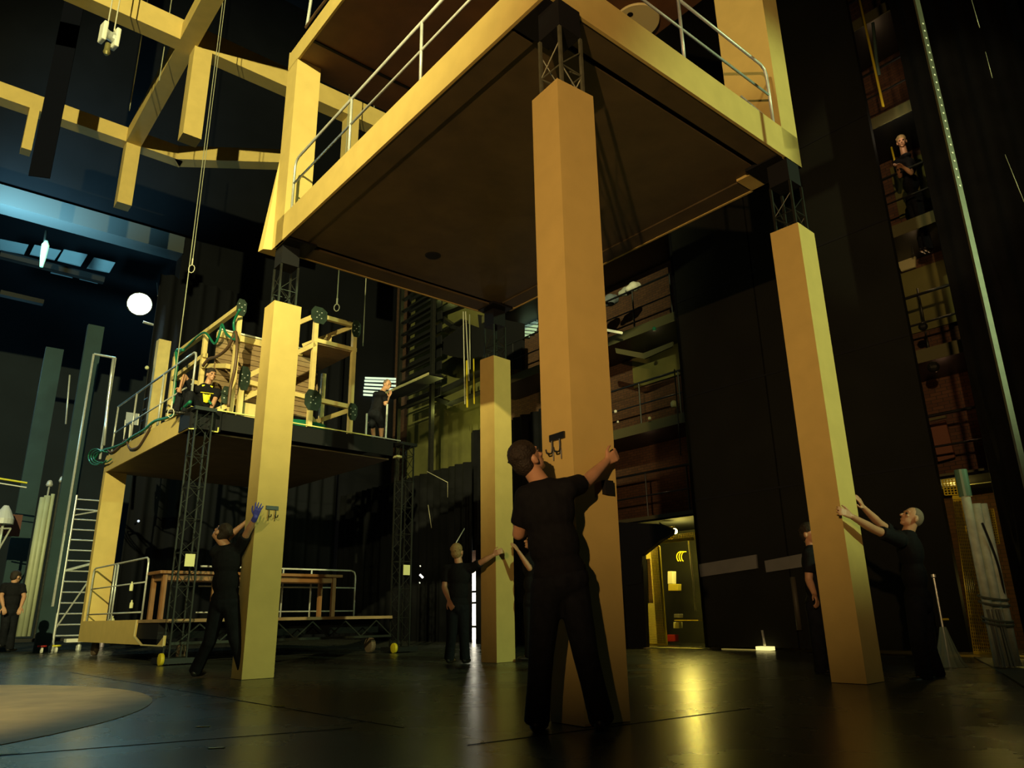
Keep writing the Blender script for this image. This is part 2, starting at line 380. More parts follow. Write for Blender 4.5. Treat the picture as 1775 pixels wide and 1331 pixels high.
# left end post with a leaning outer cheek
PW = .335
ZC, ZC2 = 8.22, 8.60
MB().box(H, 0, .355, La-PW, La, Z0, ZC+.02).build('corner_post', MDF, t)
MB().prism([H(0, La, 7.05), H(0, La, Z0), H(-.10, La+.02, Z0), H(-.14, La+.13, Z0), H(0, La+.12, Z0)], H.r*.0+V((0, 0, .001))) if False else None
k = MB(); A = [H(0, La, 6.75), H(.3, La, 6.75)]; B = [H(0, La, Z0), H(-.10, La+.05, Z0), H(-.12, La+.17, Z0), H(.28, La+.17, Z0), H(.3, La, Z0)]
k.add(A+B, [(0, 3, 2), (0, 4, 3), (0, 1, 5, 4), (1, 6, 5), (0, 2, 6, 1), (2, 3, 4, 5, 6)]).build('leaning_cheek', MDF, t)
# right end post
MB().box(H, Lb-.335, Lb, 0, .62, Z0, ZC+1.4).build('corner_post', MDF, t)
k = MB(); zz = 6.0
for i in range(7):
    k.box(H, Lb, Lb+.02+.012*random.random(), .02, .3, zz, zz+.16+.1*random.random()); zz += .34
k.build('edge_tape', KHAKI, t)
# rear post seen through the frame
MB().box(H, Lb-.335, Lb, La-.335, La, Z0, ZC).build('corner_post', MDF, t)
# upper storey slab
MB().box(H, 0, .03, 0, La-.28, ZC, ZC2-.08).prism([H(0, La-.28, ZC), H(0, La, ZC), H(0, La, ZC2-.04), H(0, La-.06, ZC2-.08), H(0, La-.28, ZC2-.08)], H.r*.03).build('upper_fascia', MDF, t)
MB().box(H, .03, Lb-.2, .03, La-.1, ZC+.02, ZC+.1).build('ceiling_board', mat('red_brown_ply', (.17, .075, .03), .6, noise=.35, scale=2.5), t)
MB().box(H, .03, Lb-.2, La-.8, La-.76, ZC-.0, ZC+.02).build('ceiling_batten', BLACK, t)
lc = az(1103, 36, ZC); MB().lathe(lc-V((0, 0, .03)), [(.30, 0), (.31, .02), (.30, .04)], n=36).build('round_ceiling_plate', mat('pale_round_board', (.85, .75, .38), .6), t)
MB().lathe(az(1092, 22, ZC)-V((0, 0, .035)), [(.04, 0), (.04, .004)], n=16).build('plate_hole', BLACK, t)
# guard rails of the deck
guard_rail(t, lambda s, z: H(.02, s, z), (4.93, .35), (3.37, 1.868), Z1, 6.455, bend=(True, False), mid=(.51,))
guard_rail(t, lambda s, z: H(s, .02, z), (3.40, .4), (1.84,), Z1, 6.45, bend=(True, False), mid=(.50,))
MB().tube([H(.02, 4.95, Z1+.01), H(.02, .3, Z1+.01)], .009, 6).tube([H(3.42, .02, Z1+.01), H(.3, .02, Z1+.01)], .009, 6).build('kick_rail', STEEL, t)
MB().tube([H(3.30, .02, Z1), H(3.30, .30, 6.2)], .014, 6).tube([H(2.98, .02, Z1+.02), H(3.1, .35, 6.0)], .012, 6).build('rail_brace', STEEL, t)
# upper guard rail
ru = lambda s, z: H(.02, s, z)
MB().tube([au(H, 539, 0, .0)-V((0, 0, .0)), au(H, 532, 45, .0)], .022, 8).build('upper_rail_post', STEEL, t)
MB().tube([au(H, 530, 48, -.02), au(H, 548, 22, -.02), au(H, 570, -6, -.02)], .02, 6).build('upper_cable', BROWNH, t)

# ------------------------------------------------------------------ hanging frame of beams, upper left
vA, vB = 10.55, 15.0
t = thing('hanging_beam_frame', 'tan timber grid of crossing beams hanging high at the upper left', 'stage set', H(-.2, 12.5, 9.9))
zA1 = H.loc(av(H, 340, 44, vA))[2]; zA0 = H.loc(av(H, 340, 80, vA))[2]
zB1 = H.loc(av(H, 225, 222, vB))[2]; zB0 = H.loc(av(H, 225, 247, vB))[2]
def hbeam(u0, u1, v0, v1, z0, z1, nm='beam'): return MB().box(H, u0, u1, v0, v1, z0, z1).build(nm, MDF, t)
uA0 = H.loc(av(H, 317, 230, vA))[0]; uA1 = H.loc(av(H, 349, 240, vA))[0]
hbeam(-3.6, 4.6, vA, vA+.36, zA0, zA1)
hbeam(uA0, uA1, vA-.01, vA+.35, H.loc(av(H, 333, 236, vA))[2], zA0+.01, 'hanging_post')
uB0 = H.loc(av(H, 203, 348, vB))[0]; uB1 = H.loc(av(H, 228, 357, vB))[0]
uC = H.loc(av(H, 103, 200, vB))[0]; uE = H.loc(av(H, 320, 262, vB))[0]
hbeam(uC-6, uE, vB, vB+.36, zB0, zB1)
hbeam(uB0, uB1, vB-.01, vB+.35, H.loc(av(H, 215, 353, vB))[2], zB0+.01, 'hanging_post')
# beam running towards the viewer
hbeam(uB0-.02, uB0+.33, 5.2, vB, zB0-.02, zB1-.02)
# beam turning off to the right
p = H(uE-.1, vB+.18, (zB0+zB1)/2); q = av(H, 500, 277, vB-3.0); q.z = p.z
q = az(500, 277, p.z)
MB().beam(p, q, .36, zB1-zB0).build('beam', MDF, t)
# right-hand post of the grid, seen through the raised house
u2 = H.loc(av(H, 607, 170, vA))[0]; u3 = H.loc(av(H, 624, 176, vA))[0]
hbeam(u2, u3, vA-.01, vA+.35, H.loc(av(H, 605, 268, vA))[2], zA0+.01, 'hanging_post')
# end post at the left piece
u4 = H.loc(av(H, 73, 172, vB))[0]
hbeam(u4-.20, u4, vB-.01, vB+.3, zB0-1.1, zB0, 'hanging_post')
# dark hanging strip in front of the grid
p0 = av(H, 118, 60, 12.5); mb = MB(); c = V((p0.x, p0.y, 0)); fr = Fr(c.x, c.y, .3)
mb.box(fr, -.19, .19, -.01, .01, H.loc(av(H, 62, 305, 12.5))[2], 24)
tag(mb.build('black_border_strip', mat('blue_black_cloth', (.003, .0035, .007), .95, spec=.05)), 'narrow black cloth strip hanging before the timber grid, top left', 'drape')

# ------------------------------------------------------------------ wagon at the left
LG, LR = 5.065, 4.10
t = thing('stage_wagon', 'two-storey tan stage wagon on casters with table below and railed deck above', 'stage wagon', G(2, 2.5, 0))
TZ0, TZ1 = .30, .66
z_ = .30
k = MB(); a_ = [(LG, .27), (LG, TZ1), (1.49, TZ1), (1.52, .40), (1.10, .27)]
k.prism([G(0, v, z) for v, z in a_], G.r*.03).build('truck_fascia', MDF, t)
MB().prism([G(0, v, z) for v, z in [(.35, .27), (.05, .27), (.05, .42)]], G.r*.03).build('fascia_corner', MDF, t)
k = MB()
for (v0, z0, v1, z1) in ((1.49, TZ1, 1.52, .40), (1.52, .40, 1.10, .27), (1.10, .27, .05, .27), (.05, .27, .05, .42)):
    k.beam(G(-.004, v0, z0), G(-.004, v1, z1), .012, .02)
k.build('edge_strip', mat('pale_edge', (.7, .6, .3), .5), t)
MB().box(G, .02, LR, .02, LG, TZ1-.05, TZ1).build('truck_deck', BOARD, t)
MB().box(G, .04, LR, .5, LG-.02, .36, TZ1-.06).build('truck_frame', BLACK, t)
k = MB()
k.beam(G(.1, .06, .30), G(LR, .06, .30), .04, .04)
for i in range(6): k.beam(G(.2+i*.65, .06, .31), G(.52+i*.65, .06, TZ1-.08), .02, .02).beam(G(.52+i*.65, .06, TZ1-.08), G(.85+i*.65, .06, .31), .02, .02)
k.build('truck_truss', MAST, t)
for u, v in ((.25, LG-.3), (LR-.3, .3), (LR-.3, LG-.3), (.5, .7)):
    MB().lathe(G(u-.05, v, .14), [(.05, 0), (.13, .01), (.14, .05), (.13, .1), (.05, .11)], G.r, 20).build('caster', mat('caster_rubber', (.12, .08, .05), .7), t)
# left front post and upper storey
UZ0, UZ1 = 3.676, 4.062
MB().box(G, 0, .42, LG-.17, LG, TZ1, UZ0+.01).build('corner_post', MDF, t)
k = MB(); k.prism([G(0, v, z) for v, z in [(LG, UZ0), (LG, UZ1-.06), (LG-.12, UZ1), (.05, UZ1), (.05, UZ0)]], G.r*.03).build('upper_fascia', MDF, t)
k = MB()
for a_, b_ in (((.05, UZ1), (.05, UZ0)), ((.05, UZ0), (-.10, UZ0)), ((-.10, UZ0), (-.35, UZ0))): pass
k.beam(G(-.003, .05, UZ1), G(-.003, .05, UZ0), .02, .015)
k.beam(G(0, .05, UZ0), G(.1, .0, UZ0), .015, .02).beam(G(.36, .0, UZ0), G(.46, .0, UZ0), .015, .02).beam(G(.46, .0, UZ0), G(.46, .0, UZ0+.08), .015, .02)
k.build('edge_strip', mat('yellow_edge', (.75, .72, .15), .5), t)
MB().beam(G(.30, 0, UZ1-.01), G(3.45, 0, UZ1-.01), .03, .02).build('edge_strip', mat('pale_yellow_edge', (.80, .74, .25), .5), t)  # pale yellow edge of the upper deck
MB().beam(G(3.45, 0, UZ1-.01), G(LR+.05, 0, UZ1-.01), .03, .02).build('edge_strip', STEEL, t)
MB().box(G, .05, LR, .04, LG-.05, UZ1-.06, UZ1-.03).box(G, .5, LR-.1, .03, .06, UZ0+.05, UZ1-.06).build('upper_deck', BLACK, t)
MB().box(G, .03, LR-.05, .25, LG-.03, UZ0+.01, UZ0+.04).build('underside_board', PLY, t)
MB().box(G, -.02, .50, .0, .5, UZ0+.01, UZ1-.02).build('dark_notch_block', BLACK, t)  # black block paints the near corner notch dark
# rails on the truck
guard_rail(t, lambda s, z: G(.05, s, z), (4.85, 1.42), (3.35, 3.18), TZ1, 1.68, mid=(.60, .12), mats=STEEL)
guard_rail(t, lambda s, z: G(s, 1.6, z), (4.20, 1.0), (3.2, 2.6), TZ1, 1.57, mid=(.62, .12), bend=(True, False))
# rails on the upper deck
guard_rail(t, lambda s, z: G(.08, s, z), (.36, 5.0), (2.03, 3.68, 4.98), UZ1, 5.15, mid=(.45,), bend=(True, False), r=.02)
MB().tube([G(3.40, .1, UZ1), G(3.40, .1, 4.52)], .022, 8).build('rail_post', STEEL, t)
MB().tube([G(3.86, .1, UZ1), G(3.87, .1, 4.80)], .022, 8).build('rail_post', STEEL, t)
MB().tube([G(3.08, .1, 4.4), G(3.3, .4, 4.55)], .012, 6).build('rail_brace', STEEL, t)
mast(G, .16, -.02, 0, 4.02, 'dark lattice mast at the near corner of the left wagon, with a pale card', .13, True, 1.44, True, mt=MASTD)
mast(G, LR+.16, .0, 0, 4.00, 'dark lattice mast at the right end of the left wagon, with a small pale card', .13, True, 1.40, True, mt=MASTD)
MB().box(G, 4.05, 4.2, -.05, .1, 3.70, 3.74).build('bracket', LABEL, t)

# table on the truck
t = thing('table', 'long brown wooden table standing on the wagon floor', 'table', G(1.6, 1.1, TZ1))
MB().box(G, .05, 3.42, .75, 1.45, 1.38, 1.43).build('tabletop', TABLE, t, bevel=.005)
MB().box(G, .14, 3.32, .83, 1.37, 1.28, 1.38).build('apron', TABLE, t)
for u, v in ((.12, .80), (3.24, .80), (.12, 1.32), (3.24, 1.32), (.95, .8)): MB().box(G, u, u+.07, v, v+.07, TZ1, 1.38).build('leg', TABLE, t)
# small things by the rail
for y0, y1, lb in ((1008, 1024, 'small pale bottle clipped to the wagon middle rail'), (1040, 1054, 'small pale bottle clipped low on the wagon rail')):
    a_ = au(G, 229, y0, .03); b_ = au(G, 227, y1, .03); h_ = (a_-b_).length
    tag(MB().lathe(b_, [(.028, 0), (.03, .02), (.03, h_*.6), (.012, h_*.8), (.012, h_)], n=12).build('bottle', PAPER), lb, 'bottle')
a_ = G(.3, 4.05, TZ1)
tag(MB().lathe(a_, [(.05, 0), (.045, .03), (.02, .05), (.025, .09)], n=12).build('fitting', PAPER), 'small white fitting standing on the wagon floor by the corner post', 'fitting')

# ------------------------------------------------------------------ timber stair frame on the wagon
t = thing('timber_stair_frame', 'pale timber stair and landing frame with dark gusset plates on the upper wagon deck', 'stair frame', G(2, 1, UZ1))
def tb(a, b_, nm='timber', w=.085, m_=PINE): return MB().beam(G(*a), G(*b_), w, w, up=G.l).build(nm, m_, t)
v0 = .14
ZT = 6.33
for u in (2.19, 3.05): tb((u, v0, UZ1), (u, v0, ZT), 'post')
tb((.84, v0, UZ1), (.84, v0, 4.78), 'post')
tb((2.19, v0+1.2, UZ1), (2.19, v0+1.2, 5.6), 'post'); tb((3.05, v0+1.2, UZ1), (3.05, v0+1.2, 5.6), 'post')
tb((2.19, v0, ZT), (3.05, v0, ZT), 'rail'); tb((2.19, v0, ZT), (1.65, v0, 5.95), 'handrail')
tb((2.19, v0, 5.72), (.84, v0, 4.74), 'stringer'); tb((2.19, v0, 4.62), (3.05, v0, 4.60), 'rail'); tb((.84, v0, 4.70), (2.19, v0, 4.62), 'rail')
tb((3.05, v0, ZT), (2.5, v0+1.1, ZT-.25), 'rail'); tb((3.05, v0, 4.55), (2.4, v0+1.0, 4.25), 'brace')
tb((2.75, v0+.5, 5.80), (2.75, v0+.5, 6.15), 'post')
tb((2.2, v0, 4.25), (2.95, v0+.9, 4.20), 'rail')
tb((.84, v0+.05, 4.45), (1.5, v0+.3, 4.7), 'brace'); tb((.5, v0+.1, 4.12), (1.6, v0+.1, 4.85), 'brace')
MB().box(G, .84, 1.75, v0+.12, v0+.16, UZ1, 4.35).build('side_board', PINE, t)
k = MB()
for i in range(7): k.box(G, 2.15, 3.08, v0+i*.21, v0+i*.21+.20, 5.74, 5.77)
k.build('landing_board', BOARD, t)
MB().box(G, 2.15, 3.1, v0-.05, v0-.02, 5.76, 5.84).build('landing_edge', PINE, t)
k = MB()
for i in range(12): k.box(G, .60, 2.6, v0+.75+i*.0, v0+.79, 4.45+i*.105, 4.545+i*.105)
k.build('plank_panel', BOARD, t)
MB().box(G, .60, 2.3, v0+.70, v0+.82, 5.70, 5.82).build('panel_top_rail', PINE, t)
MB().box(G, .62, 2.3, v0+.68, v0+.84, 5.83, 5.86).build('white_strip', WHITE, t)
k = MB()
for i in range(8): k.box(G, 2.2, 2.85, v0+.95+.02*i, v0+.99+.02*i, 4.75+i*.1, 4.84+i*.1)
k.build('plank_panel', BOARD, t)
# left side of the stair: posts and top rail running back
ua, va = .66, .32
P1 = au(G, 405, 690, ua); tA = au(G, 414, 534, ua); tF = au(G, 308, 606, ua)
la = G.loc(au(G, 410, 600, ua)); le = G.loc(au(G, 355, 600, ua)); lf = G.loc(au(G, 300, 655, ua)); zt_ = G.loc(tA)[2]
tb((ua, la[1], UZ1), (ua, la[1], zt_), 'post'); tb((ua, le[1], UZ1), (ua, le[1], zt_-.05), 'post'); tb((ua, lf[1], UZ1), (ua, lf[1], zt_-.05), 'post')
tb((ua, la[1], zt_), (ua, lf[1], zt_), 'handrail'); tb((ua, la[1]+.3, 5.0), (ua, le[1], 5.35), 'rail'); tb((ua, le[1]-.1, 5.55), (ua, lf[1], 5.5), 'rail')
tb((ua, lf[1], 5.55), (ua+.8, lf[1], 5.5), 'rail')
def plate(u, v, z, w=.13, h=.13):
    k = MB(); q = [(-w, -h*.5), (-w*.5, -h), (w*.6, -h), (w, -h*.4), (w, h*.6), (w*.4, h), (-w*.6, h), (-w, h*.4)]
    k.prism([G(u+a, v-.05, z+b_) for a, b_ in q], -G.l*.012); o = k.build('gusset_plate', PLATE, t)
    k = MB()
    for a, b_ in ((-.05, .06), (.05, .06), (0, 0), (-.05, -.06), (.05, -.06)): k.lathe(G(u+a, v-.062, z+b_), [(.012, 0), (.012, .01)], -G.l, 8)
    k.build('bolt', STEEL, o)
plate(2.22, v0, 6.32, .17, .17); plate(3.06, v0, 6.25, .10, .18); plate(2.21, v0, 4.58, .17, .20); plate(3.07, v0, 4.50, .10, .17)
plate(.86, v0, 4.74, .10, .22); plate(ua, la[1], zt_-.03, .09, .16); plate(.62, v0+.1, 4.40, .10, .16)

def hose(pts, r, m_, label, cat='hose', nm='hose', n=5, group=None):
    return tag(MB().tube(arc(pts, n), r, 7).build(nm, m_, smooth=True), label, cat, group)
g_ = lambda x, y, u=-.03: au(G, x, y, u)
hose([g_(x, y) for x, y in [(165, 795), (175, 782), (195, 776), (215, 768), (228, 758), (250, 745), (268, 730), (290, 724), (312, 712), (330, 696)]], .028, GREENH, 'green hose lying along the edge of the upper wagon deck')
hose([g_(x, y) for x, y in [(186, 778), (193, 784), (205, 776), (218, 762), (222, 772), (228, 778), (240, 774), (252, 756), (262, 738)]], .02, BROWNH, 'brown cable drooping in a loop over the upper wagon edge')
hose([g_(x, y, .55) for x, y in [(310, 612), (325, 600), (340, 585), (352, 577), (360, 580), (372, 596), (380, 580), (385, 562), (392, 578), (408, 588), (405, 560), (416, 536)]], .022, GREENH, 'green hose looped along the handrail of the timber stair')
hose([g_(x, y, .55) for x, y in [(352, 634), (362, 622), (376, 618), (392, 606), (402, 590), (408, 575), (411, 600), (407, 640), (400, 670), (396, 705)]], .028, BROWNH, 'thick brown hose hanging down the corner of the timber stair')
hose([g_(x, y, .3) for x, y in [(300, 700), (302, 680), (304, 655), (307, 630), (306, 608), (318, 607)]], .03, GREENH, 'green hose rising beside the upper wagon rail')
for i in range(3):
    hose([g_(178+16*cos(a)*(1-.1*i)-6*i, 792+(10+2*i)*sin(a), -.06-.02*i) for a in [radians(x) for x in range(20+i*9, 330, 40)]], .014, GREENH, 'loop of green hose hanging off the far left corner of the wagon deck', group='green hose loops at the wagon corner')
hose([g_(x, y, .4) for x, y in [(338, 700), (345, 692), (355, 700), (350, 706), (340, 698), (356, 690), (366, 700)]], .018, GREENH, 'tangle of green hose at the near corner of the upper deck')
k = MB()
for i in range(4): k.tube([G(2.25+.5*cos(a), .55+.3*sin(a), UZ1+.03+.035*i) for a in [x*pi/8 for x in range(17)]], .018, 6)
tag(k.build('hose_coil', GREENH), 'green hose coiled on the wagon deck under the timber landing', 'hose')
k = MB()
for i in range(14):
    a = random.uniform(0, 6); p = G(.62+random.uniform(-.12, .22), .2, 4.2+random.uniform(-.1, .3))
    k.tube([p, p+V((cos(a)*.09, 0, sin(a)*.09))], .012, 5)
tag(k.build('cable_clamp_cluster', PLATE), 'cluster of dark cable clamps at the foot of the timber stair', 'clamps', kind='stuff')
# sign board on the wagon
t = thing('sign_board', 'white blank board on two legs behind the upper wagon rail', 'board', au(G, 226, 760, .5))
q = [au(G, x, y, .5) for x, y in ((217, 734), (219, 714), (240, 717), (238, 737))]
MB().prism(q, G.r*.02).build('board', WHITE, t)
for x in (215, 224): MB().tube([au(G, x, 762, .52), au(G, x+3, 728, .52)], .02, 6).build('leg', WHITE, t)
# tan post with ladder beyond the rail
t = thing('ladder_post', 'yellow timber post with a dark ladder fixed to it, behind the wagon rail', 'post', au(G, 254, 745, 1.2))
pb = au(G, 253, 745, 1.2); l_ = G.loc(pb); zt_ = G.loc(au(G, 270, 592, 1.2))[2]
MB().box(G, 1.2, 1.50, l_[1]-.08, l_[1]+.14, UZ1, zt_).build('post', PINE, t)
k = MB()
zl = G.loc(au(G, 262, 640, 1.2))[2]
for dv in (-.12, .22): k.tube([G(1.12, l_[1]+dv, UZ1), G(1.12, l_[1]+dv, zl)], .018, 6)
for i in range(7): k.tube([G(1.12, l_[1]-.12, UZ1+.2+i*.28), G(1.12, l_[1]+.22, UZ1+.2+i*.28)], .014, 6)
k.build('ladder', BLACKM, t)
MB().ball(G(1.08, l_[1]+.2, zl), .05).build('end_cap', PAPER, t)
# thin mast with bright pole left of the wagon
hose([av(H, 197, 622, 15.6), av(H, 188, 690, 15.6), av(H, 180, 772, 15.6)], .035, mat('bright_alloy', (.8, .85, .85), .3, metal=.6), 'bright upright alloy pole at the left corner of the wagon', 'pole', 'pole', 2)

# ------------------------------------------------------------------ people
def frame_of(d, up):
    d = V(d).normalized(); s = d.cross(V(up))
    if s.length < 1e-3: s = d.orthogonal()
    s.normalize(); return d, s, s.cross(d).normalized()
def hand(mb, wr, d, n, side, curl=.25, sp=.12, k=1.0):
    """d: direction of the fingers, n: back of the hand, side: +1 puts the thumb on d x n"""
    d = V(d).normalized(); n = (V(n)-d*V(n).dot(d)).normalized(); s = d.cross(n)*side
    L = [(.076, .030), (.084, .010), (.078, -.010), (.060, -.029)]
    for i, (l, o) in enumerate(L):
        base = V(wr)+d*.085*k+s*o*k; mb.cap(V(wr)+s*o*.55*k+d*.012, base, .0150*k, .0125*k, 8)
        dd = (d+s*(o*sp*25)).normalized(); p = base; ang = 0
        for j, fr_ in enumerate((.45, .32, .23)):
            ang += curl*(1+.25*j)
            q = p+(dd*cos(ang)-n*sin(ang))*l*fr_*k; mb.cap(p, q, (.0098-.0008*j)*k, (.0090-.0008*j)*k, 8); p = q
    b0 = V(wr)+d*.020*k+s*.018*k; b1 = b0+(d*.55+s*.75-n*.18).normalized()*.045*k; b2 = b1+(d*.86+s*.42-n*.2).normalized()*.035*k; b3 = b2+(d*.97+s*.1-n*.2).normalized()*.027*k
    mb.cap(b0, b1, .0155*k, .0120*k, 8).cap(b1, b2, .0115*k, .0100*k, 8).cap(b2, b3, .0100*k, .0085*k, 8)
def person(label, J, look, fwd, hair, hands=None, cloth='tee', shorts=False, glove=False, vox=.010, seated=False, harness=False, hup=(0, 0, 1), lanyard=False):
    J = {k: (ay(*v) if not isinstance(v, V) else v) for k, v in J.items()}
    foot = (J['anl']+J['anr'])/2; root = thing('person', label, 'person', V((foot.x, foot.y, min(J['anl'].z, J['anr'].z)-.08)))
    fwd = V(fwd).normalized()
    up = (J['neck']-J['pelvis']).normalized(); lat = (J['shr']-J['shl']); lat = (lat-up*lat.dot(up)).normalized(); dep = up.cross(lat)
    hl, hr = J['hil'], J['hir']; chest = J['neck'].lerp(J['pelvis'], .30); waist = J['neck'].lerp(J['pelvis'], .66)
    ax = (lat, dep, up)
    def torso(mb, e):
        mb.cap(J['shl'], J['shr'], .058+e, .058+e, 14); mb.ell(chest, ax, (.155+e, .105+e, .17+e), 16, 10)
        mb.ell(waist, ax, (.140+e, .100+e, .17+e), 16, 10); mb.ell(J['neck']+up*-.05, ax, (.11+e, .07+e, .05+e), 12, 8)
    # head and body
    f, s, u = frame_of(look, hup); c = J['head']
    mb = MB(); mb.ell(c+u*.022-f*.008, (s, f, u), (.074, .093, .098), 18, 12)
    mb.ell(c+f*.022-u*.045, (s, f, u), (.056, .066, .062), 14, 10).ell(c+f*.060-u*.088, (s, f, u), (.026, .024, .020), 10, 8)
    mb.cap(c+f*.082+u*.012, c+f*.108-u*.026, .009, .014, 8).ell(c+f*.076+u*.035, (s, f, u), (.052, .016, .012), 10, 6)
    mb.ell(c+f*.088-u*.058, (s, f, u), (.024, .010, .009), 10, 6).ell(c+f*.070-u*.015+s*.038, (s, f, u), (.02, .014, .016), 8, 6).ell(c+f*.070-u*.015-s*.038, (s, f, u), (.02, .014, .016), 8, 6)
    for g in (-1, 1): mb.ell(c+s*g*.077-f*.006-u*.010, (s, f, u), (.012, .020, .032), 10, 8)
    mb.cap(c-u*.05-f*.02, J['neck']-up*.03, .054, .060, 14)
    torso(mb, 0); mb.ell(J['pelvis'], ax, (.150, .105, .11), 14, 9)
    for q, g in (('l', -1), ('r', 1)):
        mb.cap(J['sh'+q], J['el'+q], .050, .040, 12); mid = J['el'+q].lerp(J['wr'+q], .3)
        mb.cap(J['el'+q], mid, .040, .041, 12).cap(mid, J['wr'+q], .041, .026, 12)
        mb.cap(J['hi'+q], J['kn'+q], .080, .055, 12); mid = J['kn'+q].lerp(J['an'+q], .3)
        mb.cap(J['kn'+q], mid, .055, .056, 12).cap(mid, J['an'+q], .056, .038, 12)
        mb.cap(J['an'+q]-V((0, 0, .03)), J['an'+q]+fwd*.12-V((0, 0, .05)), .038, .03, 10)
    gm = MB()
    for q in 'lr':
        h_ = (hands or {}).get(q)
        if h_ is None: d = (J['wr'+q]-J['el'+q]).normalized(); h_ = (d, dep*-1, 1 if q == 'l' else -1, .35)
        hand(gm if (glove and q == glove) else mb, J['wr'+q], *h_)
    mb.build('body', SKIN, root, remesh=min(vox, .0075), smooth_it=3)
    if glove:
        gm.cap(J['wr'+glove], J['wr'+glove]-(J['wr'+glove]-J['el'+glove]).normalized()*.05, .031, .033, 12)
        gm.build('glove', GLOVE, root, remesh=.005, smooth_it=2)
    for g in (-1, 1): MB().ball(c+f*.080+u*.008+s*g*.031, .0125, 10, 8).build('eye', EYE, root, smooth=True)
    if hair == 'grey': mb = MB(); mb.ell(c+u*.026-f*.016, (s, f, u), (.0765, .090, .099), 18, 12); mb.build('hair', HAIRG, root, remesh=.008, smooth_it=1)
    elif hair:
        mb = MB(); mb.ell(c+u*.050-f*.014, (s, f, u), (.084, .098, .088), 18, 12).ell(c+u*.0-f*.050, (s, f, u), (.076, .062, .080), 16, 10)
        for i in range(26):
            a = random.uniform(0, 2*pi); b_ = random.uniform(.1, 1.35)
            d = (s*cos(a)*sin(b_)+f*(sin(a)*sin(b_)*.8-.15)+u*cos(b_)).normalized()
            mb.cap(c+u*.035-f*.02+d*.072, c+u*.035-f*.02+d*.098, .016, .006, 6)
        mb.build('hair', hair, root, remesh=.007, smooth_it=1)
    # shirt
    mb = MB(); torso(mb, .016); mb.ell(J['pelvis']+up*.03, ax, (.163, .122, .12), 14, 9)
    for q in 'lr':
        e_ = J['sh'+q].lerp(J['el'+q], .72); mb.cap(J['sh'+q], J['sh'+q].lerp(J['el'+q], .4), .070, .066, 12); mb.tube([J['sh'+q].lerp(J['el'+q], .35), e_], .066, 14, .064)
    mb.build('shirt', CLOTH, root, remesh=.011, smooth_it=4)
    # trousers
    mb = MB(); mb.ell(J['pelvis']-up*.02, ax, (.170, .128, .12), 14, 9)
    for q in 'lr':
        kn, an = J['kn'+q], J['an'+q]
        mb.cap(J['hi'+q], kn, .098, .074, 12)
        if shorts: mb.tube([kn, kn.lerp(an, .12)], .078, 14, .080)
        else: mb.cap(kn, kn.lerp(an, .5), .074, .070, 12); mb.tube([kn.lerp(an, .45), an+(an-kn).normalized()*.035], .070, 14, .074)
    mb.build('shorts' if shorts else 'trousers', TROUS, root, remesh=.012, smooth_it=4)
    if not shorts:
        pl = MB(); k_ = -dep
        pl.lathe(J['pelvis']+up*.09, [(.150, 0), (.155, .002), (.155, .030), (.150, .032)], up, 24)
    for q in 'lr':
        an = J['an'+q]; mb = MB(); z_ = V((0, 0, 1)); sd = fwd.cross(z_)
        mb.ell(an-z_*.035-fwd*.02, (sd, fwd, z_), (.042, .055, .045), 12, 8).ell(an-z_*.045+fwd*.08, (sd, fwd, z_), (.048, .105, .034), 12, 8)
        mb.build('shoe', SHOE, root, remesh=.008, smooth_it=2)
    if harness:
        mb = MB()
        fr_ = dep*.13
        for g in (-1, 1): mb.beam(J['neck']+lat*g*.07+fr_*.55-up*.00, waist+lat*g*.02+fr_*1.05, .045, .012, up=dep)
        mb.ell(waist+up*.06+fr_*1.08+lat*.0, ax, (.055, .014, .075), 12, 8)
        mb.beam(chest-lat*.11+fr_*.85, chest+lat*.11+fr_*.85, .012, .035, up=dep)
        mb.build('harness', HARN, root)
    if lanyard: MB().beam(J['pelvis']-up*.0+dep*.14, J['pelvis']+up*.18+dep*.14, .02, .01, up=dep).build('lanyard', HARN, root)
    return root
# the man at the nearest column, back to the viewer
person('person in black work clothes seen from behind, hugging the nearest column and looking up',
    dict(head=(915, 797, 4.42), neck=(938, 833, 4.38), pelvis=(971, 1000, 4.42), shl=(912, 862, 4.38), shr=(981, 848, 4.36),
         ell=(899, 925, 4.50), wrl=(925, 905, 4.70), elr=(1016, 835, 4.53), wrr=(1051, 800, 4.70), hil=(948, 1020, 4.42), hir=(993, 1020, 4.44),
         knl=(938, 1135, 4.44), knr=(1015, 1135, 4.40), anl=(931, 1243, 4.50), anr=(1041, 1240, 4.52)),
    (.62, .42, .62), (.25, 1, 0), HAIRD, vox=.008, hup=(-.5, -.3, .8),
    hands={'r': (V((.62, .35, .42)), V((.6, -.77, 0)), -1, .38), 'l': (V((.5, 1, .2)), V((-1, .3, 0)), -1, .3)})
# the man at the left column
person('person in black with a blue glove, leaning back at the left yellow column',
    dict(head=(384, 924, 8.75), neck=(394, 945, 8.72), pelvis=(390, 1042, 8.72), shl=(374, 957, 8.72), shr=(415, 950, 8.72),
         elr=(430, 920, 8.55), wrr=(443, 896, 8.42), ell=(397, 930, 8.95), wrl=(424, 907, 9.02), hil=(378, 1048, 8.72), hir=(400, 1048, 8.72),
         knl=(364, 1110, 8.78), knr=(408, 1108, 8.70), anl=(340, 1160, 8.95), anr=(424, 1161, 8.75)),
    (-.62, .35, .62), (.2, 1, 0), HAIRD, glove='r', hup=(.5, 0, .8),
    hands={'r': (ay(450, 872, 8.36)-ay(443, 896, 8.42), (.1, -1, 0), -1, .12, .35), 'l': (V((.6, .3, .5)), V((0, -1, .2)), 1, .3)})
